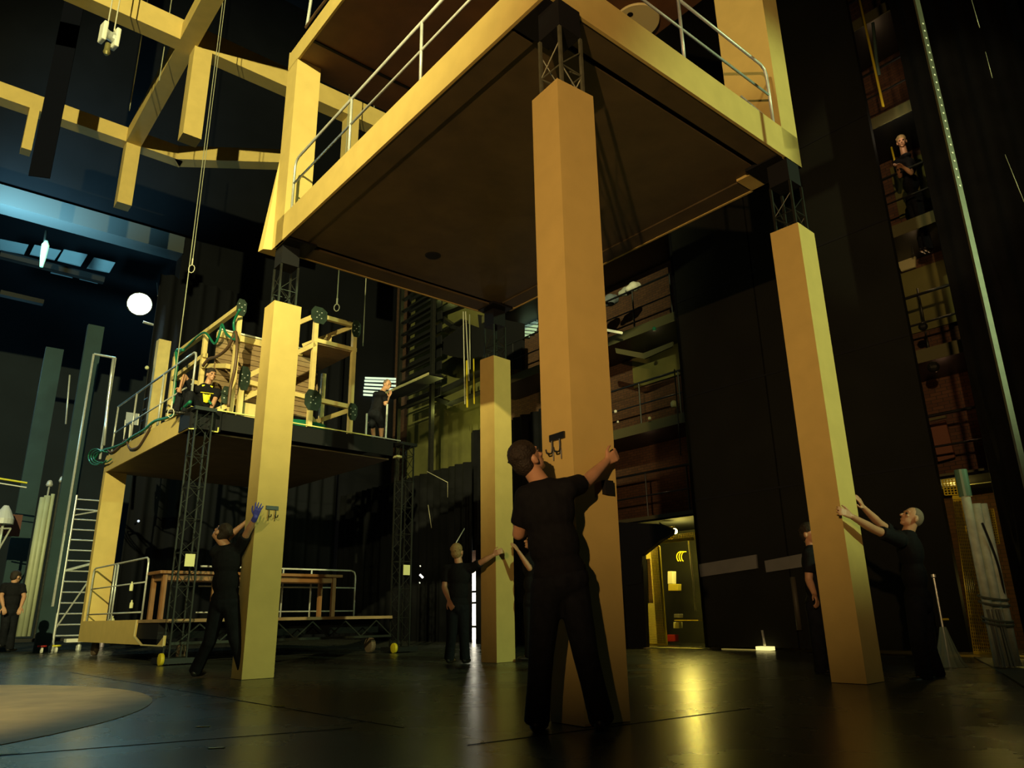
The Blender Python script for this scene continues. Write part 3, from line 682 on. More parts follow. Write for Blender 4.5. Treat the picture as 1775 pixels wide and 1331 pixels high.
# bald man at the right column
person('bald person in black reaching with both arms to the right-hand column',
    dict(head=(1580, 899, 7.34), neck=(1572, 920, 7.36), pelvis=(1592, 1040, 7.38), shl=(1558, 936, 7.16), shr=(1556, 930, 7.50),
         ell=(1514, 917, 6.98), wrl=(1476, 895, 6.78), elr=(1524, 907, 7.36), wrr=(1497, 880, 7.22), hil=(1588, 1048, 7.28), hir=(1598, 1048, 7.48),
         knl=(1592, 1112, 7.22), knr=(1606, 1110, 7.50), anl=(1602, 1170, 7.25), anr=(1624, 1166, 7.55)),
    (-.82, -.10, .55), (-1, -.25, 0), 'grey', vox=.008, hup=(.5, 0, .8),
    hands={'l': (ay(1457, 884, 6.72)-ay(1476, 895, 6.78), (.0, -1, .3), 1, .25, .2), 'r': (ay(1487, 862, 7.16)-ay(1497, 880, 7.22), (.8, -.5, 0), -1, .15)})
# person at the back column, left of it
person('fair-haired person in black with one arm stretched to the farthest column',
    dict(head=(793, 957, 10.75), neck=(796, 976, 10.75), pelvis=(793, 1050, 10.75), shl=(776, 987, 10.8), shr=(817, 985, 10.7),
         elr=(838, 972, 10.58), wrr=(855, 962, 10.52), ell=(770, 1018, 10.75), wrl=(778, 1040, 10.6), hil=(785, 1053, 10.75), hir=(802, 1053, 10.75),
         knl=(783, 1098, 10.75), knr=(804, 1098, 10.75), anl=(779, 1139, 10.8), anr=(806, 1139, 10.75)),
    (.35, .8, .35), (.3, 1, 0), HAIRB)
# person right of the back column, mostly hidden by the near man
person('person in black mostly hidden behind the near man, forearm on the farthest column',
    dict(head=(922, 940, 10.9), neck=(924, 958, 10.95), pelvis=(926, 1040, 11.0), shl=(912, 972, 10.9), shr=(944, 970, 11.0),
         ell=(918, 985, 10.8), wrl=(899, 956, 10.74), elr=(950, 1005, 11.0), wrr=(940, 1030, 10.9), hil=(918, 1048, 11), hir=(934, 1048, 11),
         knl=(918, 1094, 11), knr=(935, 1094, 11), anl=(918, 1135, 11), anr=(936, 1135, 11)),
    (-.8, -.2, .3), (-1, 0, 0), HAIRD, lanyard=True, hands={'l': (ay(891, 945, 10.7)-ay(899, 956, 10.74), (1, -.3, 0), 1, .2)})
# half-hidden person behind the right column
person('person in dark clothes half hidden behind the left edge of the right-hand column',
    dict(head=(1404, 926, 8.2), neck=(1408, 946, 8.2), pelvis=(1418, 1050, 8.2), shl=(1402, 962, 8.1), shr=(1420, 962, 8.3),
         ell=(1402, 1005, 8.1), wrl=(1412, 1030, 8.0), elr=(1430, 1005, 8.3), wrr=(1425, 1040, 8.2), hil=(1414, 1055, 8.15), hir=(1422, 1055, 8.25),
         knl=(1418, 1112, 8.15), knr=(1425, 1112, 8.25), anl=(1424, 1160, 8.15), anr=(1432, 1160, 8.25)),
    (.5, -.8, .1), (.5, -.8, 0), HAIRD)
# seated man on the upper deck
gg = lambda x, y, v: av(G, x, y, v)
person('person in black with a yellow harness sitting at the near corner of the upper deck',
    dict(head=gg(366, 650, .45), neck=gg(358, 668, .5), pelvis=gg(352, 712, .6), shl=gg(378, 680, .45), shr=gg(334, 674, .5),
         ell=gg(372, 694, .40), wrl=gg(364, 713, .35), elr=gg(320, 652, .45), wrr=gg(313, 672, .35), hil=gg(348, 714, .55), hir=gg(338, 712, .55),
         knl=gg(330, 684, .30), knr=gg(314, 684, .45), anl=gg(322, 712, .32), anr=gg(306, 710, .45)),
    (.75, -.6, -.05), (-.9, -.4, 0), HAIRD, harness=True)
# leaning man on the upper deck
person('person in dark shirt and shorts leaning forward at the upper deck right end',
    dict(head=gg(671, 667, .5), neck=gg(661, 680, .5), pelvis=gg(650, 716, .5), shl=gg(668, 690, .3), shr=gg(652, 684, .65),
         ell=gg(668, 700, .25), wrl=gg(674, 688, .25), elr=gg(647, 706, .6), wrr=gg(645, 724, .6), hil=gg(654, 718, .42), hir=gg(647, 718, .58),
         knl=gg(661, 738, .45), knr=gg(645, 738, .6), anl=gg(661, 757, .5), anr=gg(648, 756, .65)),
    (.8, -.5, -.25), (.7, -.6, 0), 'grey', shorts=True)
# person at the far left edge
pp = lambda x, y, v: av(H, x, y, v)
person('person in dark clothes with a light belt standing at the far left edge',
    dict(head=pp(28, 1000, 14.8), neck=pp(25, 1010, 14.8), pelvis=pp(18, 1058, 14.8), shl=pp(8, 1016, 14.8), shr=pp(38, 1017, 14.8),
         ell=pp(2, 1034, 14.7), wrl=pp(6, 1052, 14.6), elr=pp(42, 1034, 14.7), wrr=pp(36, 1052, 14.6), hil=pp(12, 1060, 14.8), hir=pp(25, 1060, 14.8),
         knl=pp(8, 1088, 14.7), knr=pp(21, 1090, 14.8), anl=pp(4, 1115, 14.8), anr=pp(17, 1122, 14.8)),
    (.3, .9, -.1), (.2, 1, 0), HAIRD)

# ------------------------------------------------------------------ galleries on the right wall
GU = 9.2
def gallery(v0, v1, z, label, rail=True):
    t = thing('gallery', label, 'gallery', H(GU+.6, (v0+v1)/2, z-.2), 'steel galleries along the side wall')
    MB().box(H, GU, 10.44, v0, v1, z-.12, z).build('gallery_floor', BLACKM, t)
    MB().box(H, GU-.02, GU, v0, v1, z-.16, z+.06).build('edge_beam', KHAKI, t)
    o = MB().tube([H(GU, v0, z+1.0), H(GU, v1, z+1.0)], .025, 6).build('railing', BLACKM, t)
    MB().tube([H(GU, v0, z+.5), H(GU, v1, z+.5)], .018, 6).build('mid_rail', BLACKM, o)
    v = v0+.1
    while v < v1: MB().tube([H(GU, v, z), H(GU, v, z+1.0)], .018, 6).build('railing_post', BLACKM, o); v += 1.1
    return t
for i, (z, nm) in enumerate(((2.55, 'lowest'), (4.6, 'second'), (6.9, 'third'), (9.1, 'fourth'), (11.3, 'highest'))):
    gallery(.3, 12.8, z, '%s dark steel gallery running along the right side wall' % nm)
# vertical gear on the galleries
def pipe(pts, r, m_, label, cat='pipe', nm='pipe', group=None): return tag(MB().tube(pts, r, 7).build(nm, m_, smooth=True), label, cat, group)
U9 = lambda x, y, u=9.0: au(H, x, y, u)
pipe([U9(1490, 0), U9(1531, 185)], .022, YELM, 'yellow vertical pipe in the upper right wall slot')
pipe([U9(1513, 40), U9(1520, 110), U9(1524, 130)], .03, mat('green_grey_pipe', (.10, .17, .15), .5), 'grey-green pipe beside the yellow pipe in the upper right slot')
for i, (x0, y0, x1, y1) in enumerate([(1545, 255, 1554, 292), (1575, 385, 1583, 440), (1590, 500, 1602, 560), (1604, 575, 1611, 610)]):
    pipe([U9(x0, y0, 9.9), U9(x1, y1, 9.9)], .018, YELM if i == 0 else MAST, ['short yellow pipe beside the face in the right slot', 'dull pipe below the gallery face in the right slot', 'dull pipe halfway down the right slot', 'thin pipe above the dark box in the right slot'][i])
for (x, y, lb, m_, r) in ((1600, 566, 'small dark lamp with a bright glint halfway down the right slot', BLACKM, .07), (1618, 636, 'small dull fitting in the lower right slot', MAST, .09)):
    tag(MB().ball(U9(x, y), r).ball(U9(x-2, y-1)-H.r*r, .012).build('fixture', m_), lb, 'fixture')
# door leaf low in the slot
q = [au(H, x, y, 10.2) for x, y in ((1612, 735), (1638, 728), (1655, 792), (1626, 800))]
tag(MB().prism(q, H.r*.05).build('cupboard', mat('red_brown_paint', (.16, .06, .03), .6)), 'red-brown cupboard low in the right wall slot', 'cupboard')
tag(MB().beam(au(H, 1612, 728, 9.9), au(H, 1640, 722, 9.9), .06, .04).build('shelf', KHAKI), 'narrow khaki ledge above the red-brown cupboard', 'shelf')
q = [au(H, x, y, 10.3) for x, y in ((1555, 455), (1586, 440), (1586, 462), (1562, 470))]
tag(MB().prism(q, H.r*.05).build('wall_box', mat('pale_khaki', (.4, .38, .2), .6)), 'pale khaki box on the wall halfway up the right slot', 'box')
# person on the third gallery
hh = lambda x, y, u: au(H, x, y, u)
person('fair-haired person looking out from a high gallery in the right wall slot',
    dict(head=hh(1563, 246, 9.45), neck=hh(1568, 268, 9.5), pelvis=hh(1585, 345, 9.6), shl=hh(1575, 284, 9.45), shr=hh(1556, 282, 9.55),
         ell=hh(1580, 300, 9.25), wrl=hh(1566, 290, 9.1), elr=hh(1560, 305, 9.3), wrr=hh(1556, 292, 9.1), hil=hh(1590, 350, 9.55), hir=hh(1580, 352, 9.65),
         knl=hh(1600, 390, 9.55), knr=hh(1592, 392, 9.65), anl=hh(1610, 430, 9.55), anr=hh(1602, 432, 9.65)),
    (-.5, -.8, -.25), (-.8, -.6, 0), HAIRB)
light('gallery_face_fill', 'POINT', hh(1552, 222, 9.0), 5, (1, .8, .5), None, .05)  # unseen light added to brighten the face on the gallery
light('slot_fill', 'POINT', H(9.9, 1.0, 6.3), 1.575, (1, .62, .28), None, .05)  # slot lights have no fixture, added to light the gallery wall
light('slot_fill', 'POINT', H(9.9, 1.0, 10.6), 2.205, (1, .62, .28), None, .05)
light('slot_fill', 'POINT', H(9.9, 1.0, 4.1), 0.945, (1, .5, .25), None, .05)
light('gallery_glow', 'POINT', H(9.9, 7.2, 10.4), 1.26, (.9, .8, .35), None, .05)
light('gallery_glow', 'POINT', H(9.9, 7.0, 6.2), 1.4175, (.9, .7, .3), None, .05)
light('gallery_glow', 'POINT', H(9.9, 7.4, 3.9), 1.26, (1, .6, .3), None, .05)
light('rear_wall_glow', 'POINT', H(8.9, 14.4, 6.6), 34, (.85, .85, .18), None, .15)
light('rear_wall_glow', 'POINT', H(8.9, 15.0, 10.6), 22, (.75, .85, .18), None, .15)

# clutter seen on the galleries between the columns
for i, (x, y, r, lb) in enumerate(((1098, 497, .13, 'white wrapped bundle on a gallery right of the nearest column'), (1085, 505, .12, 'crumpled white bundle on a gallery next to the wrapped bundle'), (1058, 520, .16, 'blue-grey bundle on a gallery beside the nearest column'))):
    p = U9(x, y, 9.4); mb = MB(); mb.ball(p, r, 12, 8).ball(p+V((.1, .05, .04)), r*.8).ball(p+V((-.12, 0, -.06)), r*.7)
    tag(mb.build('cloth_bundle', (WHITE, mat('pale_cloth', (.4, .42, .38), .8), mat('blue_grey_cloth', (.15, .18, .22), .9))[i], remesh=.03, smooth_it=2), lb, 'bundle')
tag(MB().tube([U9(1052, 572, 8.9), U9(1078, 577, 8.9)], .03, 8).build('tube_lamp', mat('tube_glow', (.8, .8, .5), emit=(.75, .72, .3), es=.6)), 'faintly lit tube lamp just right of the nearest column', 'lamp')
for x, y, lb, s, m_ in ((1067, 713, 'white bead painted as a lamp glint right of the nearest column', .035, WHITE), (1071, 731, 'second white bead painted as a glint just below', .025, WHITE), (1126, 725, 'small glass fitting with a yellow base on the gallery', .035, PAPER), (1168, 700, 'pale card on the gallery edge', .07, LABEL), (1134, 570, 'yellow-green bottle on the gallery ledge', .045, GREENH)):  # the two glints are painted as small white beads
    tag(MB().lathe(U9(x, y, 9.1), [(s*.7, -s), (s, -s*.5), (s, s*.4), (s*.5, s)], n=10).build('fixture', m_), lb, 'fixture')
q = [au(H, x, y, 9.1) for x, y in ((1066, 603), (1115, 612), (1166, 592), (1166, 600), (1117, 622), (1068, 612))]
tag(MB().prism(q, H.r*.04).build('cable_tray', KHAKI), 'khaki cable tray along the gallery right of the nearest column', 'cable tray')
pipe([U9(1169, 640, 9.0), U9(1176, 730, 9.0), U9(1180, 790, 9.0)], .015, MAST, 'thin vertical pipe at the edge of the tall black flat')

# ------------------------------------------------------------------ black flats and drapes along the right
SLOT0, SLOT1 = .16, .80
def drape(v0, v1, z0, z1, u, label, amp=.06, wl=.35, m_=CURT, nm='black_drape'):
    k = MB(); n = max(4, int((v1-v0)/wl*8)); vs = []
    for i in range(n+1):
        v = v0+(v1-v0)*i/n; d = amp*sin(2*pi*(v-v0)/wl)+amp*.4*sin(2*pi*(v-v0)/wl*.37+1)
        vs += [H(u+d, v, z0), H(u+d, v, z1)]
    k.add(vs, [(2*i, 2*i+2, 2*i+3, 2*i+1) for i in range(n)])
    o = k.build(nm, m_, smooth=True)
    s_ = o.modifiers.new('t', 'SOLIDIFY'); s_.thickness = .015
    return tag(o, label, 'curtain')
drape(-7, SLOT0, .02, 20, 8.3, 'tall black curtain along the right side of the stage')
FLATM = mat('black_flat', (.014, .0145, .012), .8, noise=.3, scale=1, spec=.12)
t = thing('black_flat', 'tall black flat wall between the lit doorway and the right column', 'flat', H(8.25, 3.2, 0))
MB().box(H, 8.2, 8.3, SLOT1, 3.27, .05, 19).build('flat_panel', FLATM, t); MB().box(H, 8.2, 8.3, 3.30, 5.02, .05, 19).build('flat_panel', FLATM, t)
for z in (2.6, 4.6, 6.6, 8.6): MB().box(H, 8.19, 8.2, SLOT1, 5.02, z, z+.035).build('batten', BLACK, t)
for (x0, y0, x1, y1, x2, y2, x3, y3, lb) in ((1211, 978, 1310, 961, 1312, 985, 1214, 1000, 'left of two long dim grey panels on the black flat'), (1325, 972, 1403, 957, 1407, 980, 1328, 992, 'right of two long dim grey panels on the black flat')):
    q = [au(H, x, y, 8.15) for x, y in ((x0, y0), (x1, y1), (x2, y2), (x3, y3))]
    tag(MB().prism(q, H.r*.04).build('grey_panel', GREYBOX), lb, 'panel')
pipe([au(H, 1321, 1092, 8.1), au(H, 1327, 1127, 8.1)], .02, STEEL, 'short pale rod leaning at the foot of the black flat')
pipe([au(H, 1374, 1000, 8.1), au(H, 1386, 1092, 8.1)], .045, mat('dull_brown_pole', (.06, .05, .035), .6), 'dull upright pole beside the right-hand column')
tag(MB().box(H, 8.05, 8.2, 3.72, 3.98, .01, .07).build('floor_glow_strip', mat('strip_glow', (.8, .7, .3), emit=(1, .85, .3), es=1.2)), 'short glowing strip for thin light at the foot of the black flat', 'painted light')  # glowing boxes painted as thin light along the floor
tag(MB().box(H, 8.12, 8.2, 3.98, 4.7, .005, .02).build('floor_glow_strip', mat('strip_dim', (.5, .42, .12), emit=(.6, .5, .12), es=.25)), 'thin dim glowing strip for light along the foot of the black flat', 'painted light')
drape(5.05, 5.16, .02, 19, 8.3, 'narrow black leg right of the lit doorway', .01, .2)
drape(6.72, 11.86, .0, 2.35, 8.3, 'low black curtain between the doorway and the farthest column')
drape(12.28, 19.8, .0, 4.6, 8.4, 'black curtain behind the right end of the left wagon')
drape(8.3, 13.0, 2.3, 5.6, 8.9, 'black curtain hanging above the low curtain behind the farthest column')
# black masking right of the nearest column seen as dark cone over the doorway
t = thing('black_hood', 'black sloping canopy over the left of the lit doorway', 'canopy', H(8.0, 7.2, 1.5))
q = [au(H, x, y, 7.95) for x, y in ((1068, 905), (1142, 908), (1164, 917), (1162, 926), (1140, 940), (1113, 962), (1112, 1010), (1085, 1015))]
MB().prism(q, H.r*.12).build('canopy_panel', BLACK, t)
MB().tube([au(H, 1143, 906, 7.94), au(H, 1163, 922, 7.94)], .012, 6).tube([au(H, 1142, 938, 7.94), au(H, 1168, 926, 7.94)], .012, 6).build('strut', BLACKM, t)
q = [au(H, x, y, 7.98) for x, y in ((1076, 960), (1114, 962), (1120, 1122), (1090, 1128))]
tag(MB().prism(q, H.r*.10).build('black_flat', BLACK), 'narrow black flat left of the lit doorway', 'flat')

# ------------------------------------------------------------------ the lit doorway
struct(MB().box(H, 8.0, 8.25, 5.10, 6.70, .0, .015).build('trim_7', mat('pale_lit_floor', (.8, .72, .32), .5)))  # pale patch stands for the brightly lit floor past the doorway
struct(MB().box(H, 8.18, 8.26, 5.16, 6.72, 1.90, 1.95).build('trim_8', YELM))
def mesh_panel(fr_pt, nu, nz, r, m_, parent, nm='wire_mesh'):
    k = MB()
    for i in range(nu+1): a = i/nu; k.beam(fr_pt(a, 0), fr_pt(a, 1), r, r)
    for j in range(nz+1): b_ = j/nz; k.beam(fr_pt(0, b_), fr_pt(1, b_), r, r, up=H.r)
    return k.build(nm, m_, parent)
def quad(pts):
    A, B, C, D = pts
    return lambda a, b_: (A.lerp(B, a)).lerp(D.lerp(C, a), b_)
t = thing('mesh_door', 'open yellow wire mesh door at the left of the lit doorway', 'door', H(8.35, 6.4, 0))
q = quad([H(8.32, 6.68, .05), H(8.32, 6.05, .05), H(8.32, 6.05, 1.86), H(8.32, 6.68, 1.86)])
mesh_panel(q, 22, 60, .005, YELM, t)
k = MB()
for a, b_ in (((0, 0), (1, 0)), ((1, 0), (1, 1)), ((0, 1), (1, 1)), ((0, 0), (0, 1))): k.beam(q(*a), q(*b_), .035, .035, up=H.r)
k.build('door_frame', YELM, t)
MB().prism([q(0, .42), q(.6, .42), q(.6, .88), q(0, .88)], H.r*.012).build('door_board', mat('brown_sheet', (.22, .11, .03), .5), t)
t = thing('mesh_screen', 'yellow wire mesh screen above the lit doorway', 'screen', H(8.4, 6, 1.95))
q = quad([H(8.4, 6.9, 1.93), H(8.4, 5.18, 1.93), H(8.4, 5.18, 2.06), H(8.4, 6.9, 2.06)]); mesh_panel(q, 46, 4, .006, YELM, t)
q = quad([H(8.4, 6.9, 2.06), H(8.4, 5.70, 2.06), H(8.4, 5.70, 2.22), H(8.4, 6.9, 2.22)]); mesh_panel(q, 30, 5, .006, YELM, t, 'wire_mesh')
tag(MB().ball(H(8.75, 5.98, 2.17), .055).build('bulb', E_YEL), 'bright yellow bulb behind the mesh over the doorway', 'lamp')
struct(MB().box(H, 8.32, 10.42, 5.0, 8.8, 2.36, 2.40).build('light_baffle_doorway', WALLD))  # unseen slab added to stop the doorway light rising
struct(MB().box(H, 8.32, 10.42, -1.5, 1.7, 2.40, 2.44).build('light_baffle_gate', WALLD))  # unseen slab added to stop the gate light rising
light('doorway_lamp', 'POINT', H(8.9, 5.98, 2.05), 90, (1, .80, .14), None, .06)
struct(MB().box(H, 10.30, 10.36, 5.0, 9.2, 0, 2.4).build('wall_doorway', mat('dark_green_wall', (.035, .036, .022), .6, noise=.3, scale=2)))
struct(MB().box(H, 8.35, 10.3, 5.02, 5.12, 0, 2.4).build('wall_doorway_side', mat('dark_side_wall', (.03, .03, .018), .6)))
struct(MB().box(H, 8.3, 9.2, 7.0, 7.1, 0, 2.34).build('wall_doorway_left', mat('ochre_wall', (.55, .45, .12), .7)))
pipe([au(H, 1193, 932, 8.5), au(H, 1201, 1000, 8.5), au(H, 1206, 1060, 8.5)], .018, mat('white_pipe', (.8, .8, .7), .4), 'thin white upright pipe inside the right of the doorway')
D = lambda x, y, u=9.3: au(H, x, y, u)
k = MB(); 
for i in range(3): k.tube([D(1180+4*i+7*cos(a), 965+9*sin(a)) for a in [radians(x) for x in range(120, 300, 20)]], .01, 5)
tag(k.build('cable_coil', YELM), 'small coil of yellow cable hanging on the doorway wall', 'cable')
for x0, y0, x1, y1, m_, lb, nm, cat in ((1157, 990, 1166, 1012, WHITE, 'white notice sheet inside the doorway', 'notice', 'notice'), (1158, 1012, 1175, 1024, mat('yellow_box', (.5, .42, .05), .6), 'yellow box fixed below the notice in the doorway', 'box', 'box'), (1168, 1064, 1178, 1071, GREYBOX, 'small grey box on the doorway shelf', 'box', 'box'), (1167, 1078, 1177, 1089, PAPER, 'crumpled white paper under the doorway shelf', 'paper', 'paper'), (1156, 1100, 1170, 1112, REDP, 'red plastic crate on the floor inside the doorway', 'crate', 'crate')):
    a_, b_, c_, d_ = D(x0, y0), D(x1, y0), D(x1, y1), D(x0, y1)
    tag(MB().prism([a_, b_, c_, d_], H.r*.12).build(nm, m_, bevel=.01), lb, cat)
tag(MB().beam(D(1172, 1075), D(1214, 1075), .12, .015).build('shelf', YELM), 'thin yellow-edged shelf inside the doorway', 'shelf')
# glowing panel standing in for a lit room, left of the farthest column
struct(MB().box(H, 10.2, 10.3, 12.0, 16.6, 0, H.loc(au(H, 825, 980, 10.2))[2]).build('lit_room_panel', E_ROOM))
k = MB()
for z in (.32, .95, 1.25): k.box(H, 9.6, 9.65, 12.2, 14.6, z, z+.06)
k.box(H, 9.6, 9.64, 14.0, 14.04, 0, 1.3)
tag(k.build('rack', BLACKM), 'dark rack silhouetted in the bright gap behind the farthest column', 'rack')
light('gap_lamp', 'POINT', H(9.8, 12.9, 1.6), 30, (1, .85, .6), None, .1)

# ------------------------------------------------------------------ louvres
def louvre(rows, name, m_, label=None):
    k = MB()
    for x0, y0, x1, y1 in rows: k.beam(au(H, x0, y0, 10.40), au(H, x1, y1, 10.40), .02, .075)
    return struct(k.build(name, m_))
rows = [(633, 655, 691, 657), (632, 660, 692, 662), (632, 666, 692, 669), (631, 672, 690, 675), (630, 678, 690, 682), (630, 684, 690, 688)]
rb = []
for x0, y0, x1, y1 in rows: rb.append((x0, y0, x1, y1))
k = MB()
for x0, y0, x1, y1 in rows: k.beam(av(H, x0, y0, 19.9), av(H, x1, y1, 19.9), .04, .07)
struct(k.build('window_2', E_SLAT))
rows = []
for i, (a, b_) in enumerate(((905, 919), (894, 926), (886, 932), (881, 932), (884, 932), (891, 930), (898, 926), (905, 918))):
    y = 536+i*6; rows.append((a, y+(a-880)*.11, b_, y+(b_-880)*.11))
louvre(rows, 'window_3', E_SLAT2)

# ------------------------------------------------------------------ tall slatted tower and stair behind the wagon
t = thing('slatted_tower', 'tall dark slatted tower behind the leaning person on the wagon', 'tower', H(7.6, 15.3, 0))
tu = 8.6
lt = H.loc(au(H, 694, 600, tu)); rt = H.loc(au(H, 750, 600, tu)); vl, vr = lt[1], rt[1]
for v in (vl, vr): MB().box(H, tu-.06, tu+.06, v-.06, v+.06, 0, 13).build('upright', MAST, t)
k = MB(); z = 7.0
while z < 13: k.box(H, tu-.04, tu+.10, vr, vl, z, z+.05); z += .42
k.build('slat', MAST, t)
k = MB(); z = 7.0
while z < 13: k.box(H, tu+.3, tu+.35, vr, vl, z+.08, z+.36); z += .42
k.build('slat_back', BLACKM, t)
t = thing('steel_walkway', 'thin steel walkway with a lit edge right of the leaning person', 'walkway', au(H, 720, 694, 8.2))
a_ = au(H, 672, 688, 8.2); b_ = au(H, 756, 694, 8.2); b_.z = a_.z
MB().beam(a_, b_, .5, .08).build('walkway_floor', BLACKM, t)
MB().beam(a_-H.r*.27, b_-H.r*.27, .02, .07).build('lit_edge', mat('painted_lit_edge', (.8, .76, .4), .5), t)  # pale colour stands for light along the walkway edge
t = thing('steel_stair', 'dark steel stair crossing the green-lit wall', 'stair', au(H, 795, 690, 9.3))
for (x0, y0, x1, y1, w_) in ((755, 686, 838, 648, .22), (757, 544, 800, 527, .22), (757, 545, 790, 568, .12), (756, 690, 780, 700, .14), (780, 700, 838, 678, .04), (772, 575, 805, 555, .04)):
    MB().beam(au(H, x0, y0, 9.3), au(H, x1, y1, 9.3), .25, w_).build('stringer', BLACKM, t)
q = [au(H, x, y, 9.25) for x, y in ((754, 597), (808, 560), (835, 570), (830, 618), (812, 622), (780, 617), (755, 610))]
MB().prism(q, H.r*.15).build('landing', BLACK, t)
k = MB().prism([au(H, x, y, 9.2) for x, y in ((828, 545), (905, 560), (905, 640), (838, 640))], H.r*.1)
tag(k.build('black_box', BLACK), 'black housing at the head of the farthest column mast', 'box')
for (x0, x1, y0, y1) in ((803, 806, 540, 700), (807, 813, 540, 660), (814, 815, 545, 640)):
    pipe([au(H, x0, y0, 9.0), au(H, x1, y1, 9.0)], .018, ROPE if x0 != 814 else WIREM, {803: 'pale rope hanging before the green-lit wall, leftmost of three', 807: 'middle of three ropes before the green-lit wall', 814: 'dim thin rope, rightmost before the green-lit wall'}[x0], 'rope', 'rope')
pipe([au(H, 809, 625, 9.0), au(H, 810, 706, 9.0)], .03, YELM, 'yellow upright bar before the green-lit wall')
pipe([au(H, 821, 622, 9.0), au(H, 822, 700, 9.0)], .022, YELM, 'thin yellow upright bar beside the farthest column')

# small lit things in the dark right of the wagon
for x, y, x1, y1, lb in ((728, 996, 733, 1001, 'small bright white lamp head in the dark right of the wagon'), (728, 980, 729, 982, 'tiny glowing bead for a glint above the white lamp head'), (727, 1009, 728, 1011, 'tiny glowing bead for a glint below the white lamp head')):  # one lamp head; the two glints are painted as glowing tubes
    tag(MB().tube([av(H, x, y, 9.0), av(H, x1, y1, 9.0)], .022 if y == 996 else .012, 6).build('lamp_and_glint', mat('white_glint', (.9, .9, .9), emit=(1, 1, 1), es=2 if y == 996 else .5)), lb, 'lamp')
pipe([ay(788, 945, 10.9), ay(805, 916, 11.2)], .008, STEEL, 'thin silver rod rising above the fair-haired person', 'rod', 'rod')
pipe([ay(742, 875, 12), ay(748, 915, 12)], .006, WIREM, 'short dim wire in the dark behind the fair-haired person', 'wire', 'wire')
pipe([ay(740, 817, 12), ay(776, 836, 12), ay(776, 862, 12)], .006, WIREM, 'dim bent wire high behind the fair-haired person', 'wire', 'wire')

# ------------------------------------------------------------------ right foreground side
# mesh gate
t = thing('mesh_gate', 'tall yellow wire mesh gate at the far right', 'gate', H(8.28, 1.0, 0))
gu = 8.25
ga = [au(H, x, y, gu) for x, y in ((1688, 1131), (1722, 1134), (1677, 862), (1652, 862))]
q = quad([ga[0], ga[1], ga[2], ga[3]])
mesh_panel(q, 9, 46, .009, YELM, t)
k = MB(); k.beam(q(1, 0), q(1, 1), .05, .04, up=H.r).beam(q(0, 0), q(1, 0), .04, .04).beam(q(0, 1), q(1, 1), .05, .05); k.build('gate_frame', YELM, t)
MB().prism([q(.72, .52), q(1.05, .52), q(1.05, 1), q(.72, 1)], H.r*.01).build('gate_board', mat('yellow_sheet', (.6, .42, .02), .5), t)
q2 = quad([au(H, x, y, gu+.05) for x, y in ((1638, 858), (1672, 856), (1667, 828), (1633, 832))]); mesh_panel(q2, 6, 6, .012, YELM, t)
q2 = quad([au(H, x, y, gu+.05) for x, y in ((1712, 942), (1733, 942), (1722, 882), (1706, 884))]); mesh_panel(q2, 5, 14, .010, YELM, t)
light('gate_lamp', 'POINT', au(H, 1652, 842, 9.0), 28, (1, .72, .15), None, .05)
light('gate_lamp', 'POINT', H(9.0, .6, .9), 5, (1, .72, .15), None, .05)
struct(MB().box(H, 8.05, 8.3, -.9, 1.35, .0, .02).build('trim_9', mat('ochre_sill', (.75, .55, .12), .5)))
# grey floor strip at right
mb = MB(); q = [az(1688, 1140, 0), az(1775, 1146, 0), az(1900, 1160, 0), az(1900, 1230, 0), az(1775, 1192, 0), az(1735, 1166, 0)]
mb.prism([p+V((0, 0, .002)) for p in q], V((0, 0, .012)))
tag(mb.build('floor_plate', mat('grey_floor_plate', (.12, .115, .09), .6, noise=.3, scale=3)), 'pale grey floor plate at the lower right edge', 'floor plate')
# wrapped pole bundle
t = thing('pole_bundle', 'bundle of pale upright poles lashed with cord at the far right', 'poles', az(1752, 1162, 0))
bs = az(1752, 1160, 0); tpz = [2.05, 1.9, 1.75]
PALE = mat('pale_green_pole', (.70, .78, .62), .5, noise=.3, scale=10)
fb = Fr(bs.x, bs.y, .6)
for i, (dx, dy, h_) in enumerate(((-.12, .05, 2.05), (-.02, .0, 1.72), (.07, -.03, 1.72), (.0, .10, 1.5))):
    MB().tube([fb(dx, dy, .03), fb(dx*.9, dy, h_)], .048, 12).build('pole', PALE, t, smooth=True)
MB().lathe(fb(-.108, .05, 1.80), [(.065, 0), (.065, .30)], n=16).build('green_sleeve', mat('sleeve', (.10, .20, .14), .4), t)
k = MB()
for z in (.66, .72, .50, .46): k.tube([fb(-.02+.20*cos(a), .02+.12*sin(a), z+.03*sin(a)) for a in [x*pi/8 for x in range(17)]], .012, 5)
k.build('lashing', mat('dark_cord', (.12, .13, .09), .8), t)
k = MB()
for i in range(16):
    a = random.uniform(0, 6.28); x = -.05+.13*cos(a); y = .02+.08*sin(a)
    k.tube(arc([fb(x, y, .6), fb(x*1.05+random.uniform(-.02, .02), y-.02, .35), fb(x+random.uniform(-.05, .05), y-.04, .03)], 3), .008, 4)
k.build('cord_tail', mat('grey_cord', (.22, .22, .17), .9), t)
MB().tube(arc([fb(-.1, -.06, 1.5), fb(-.02, -.08, 1.2), fb(.03, -.08, .95), fb(.06, -.06, .7)], 4), .012, 6).build('cable', BLACKM, t)
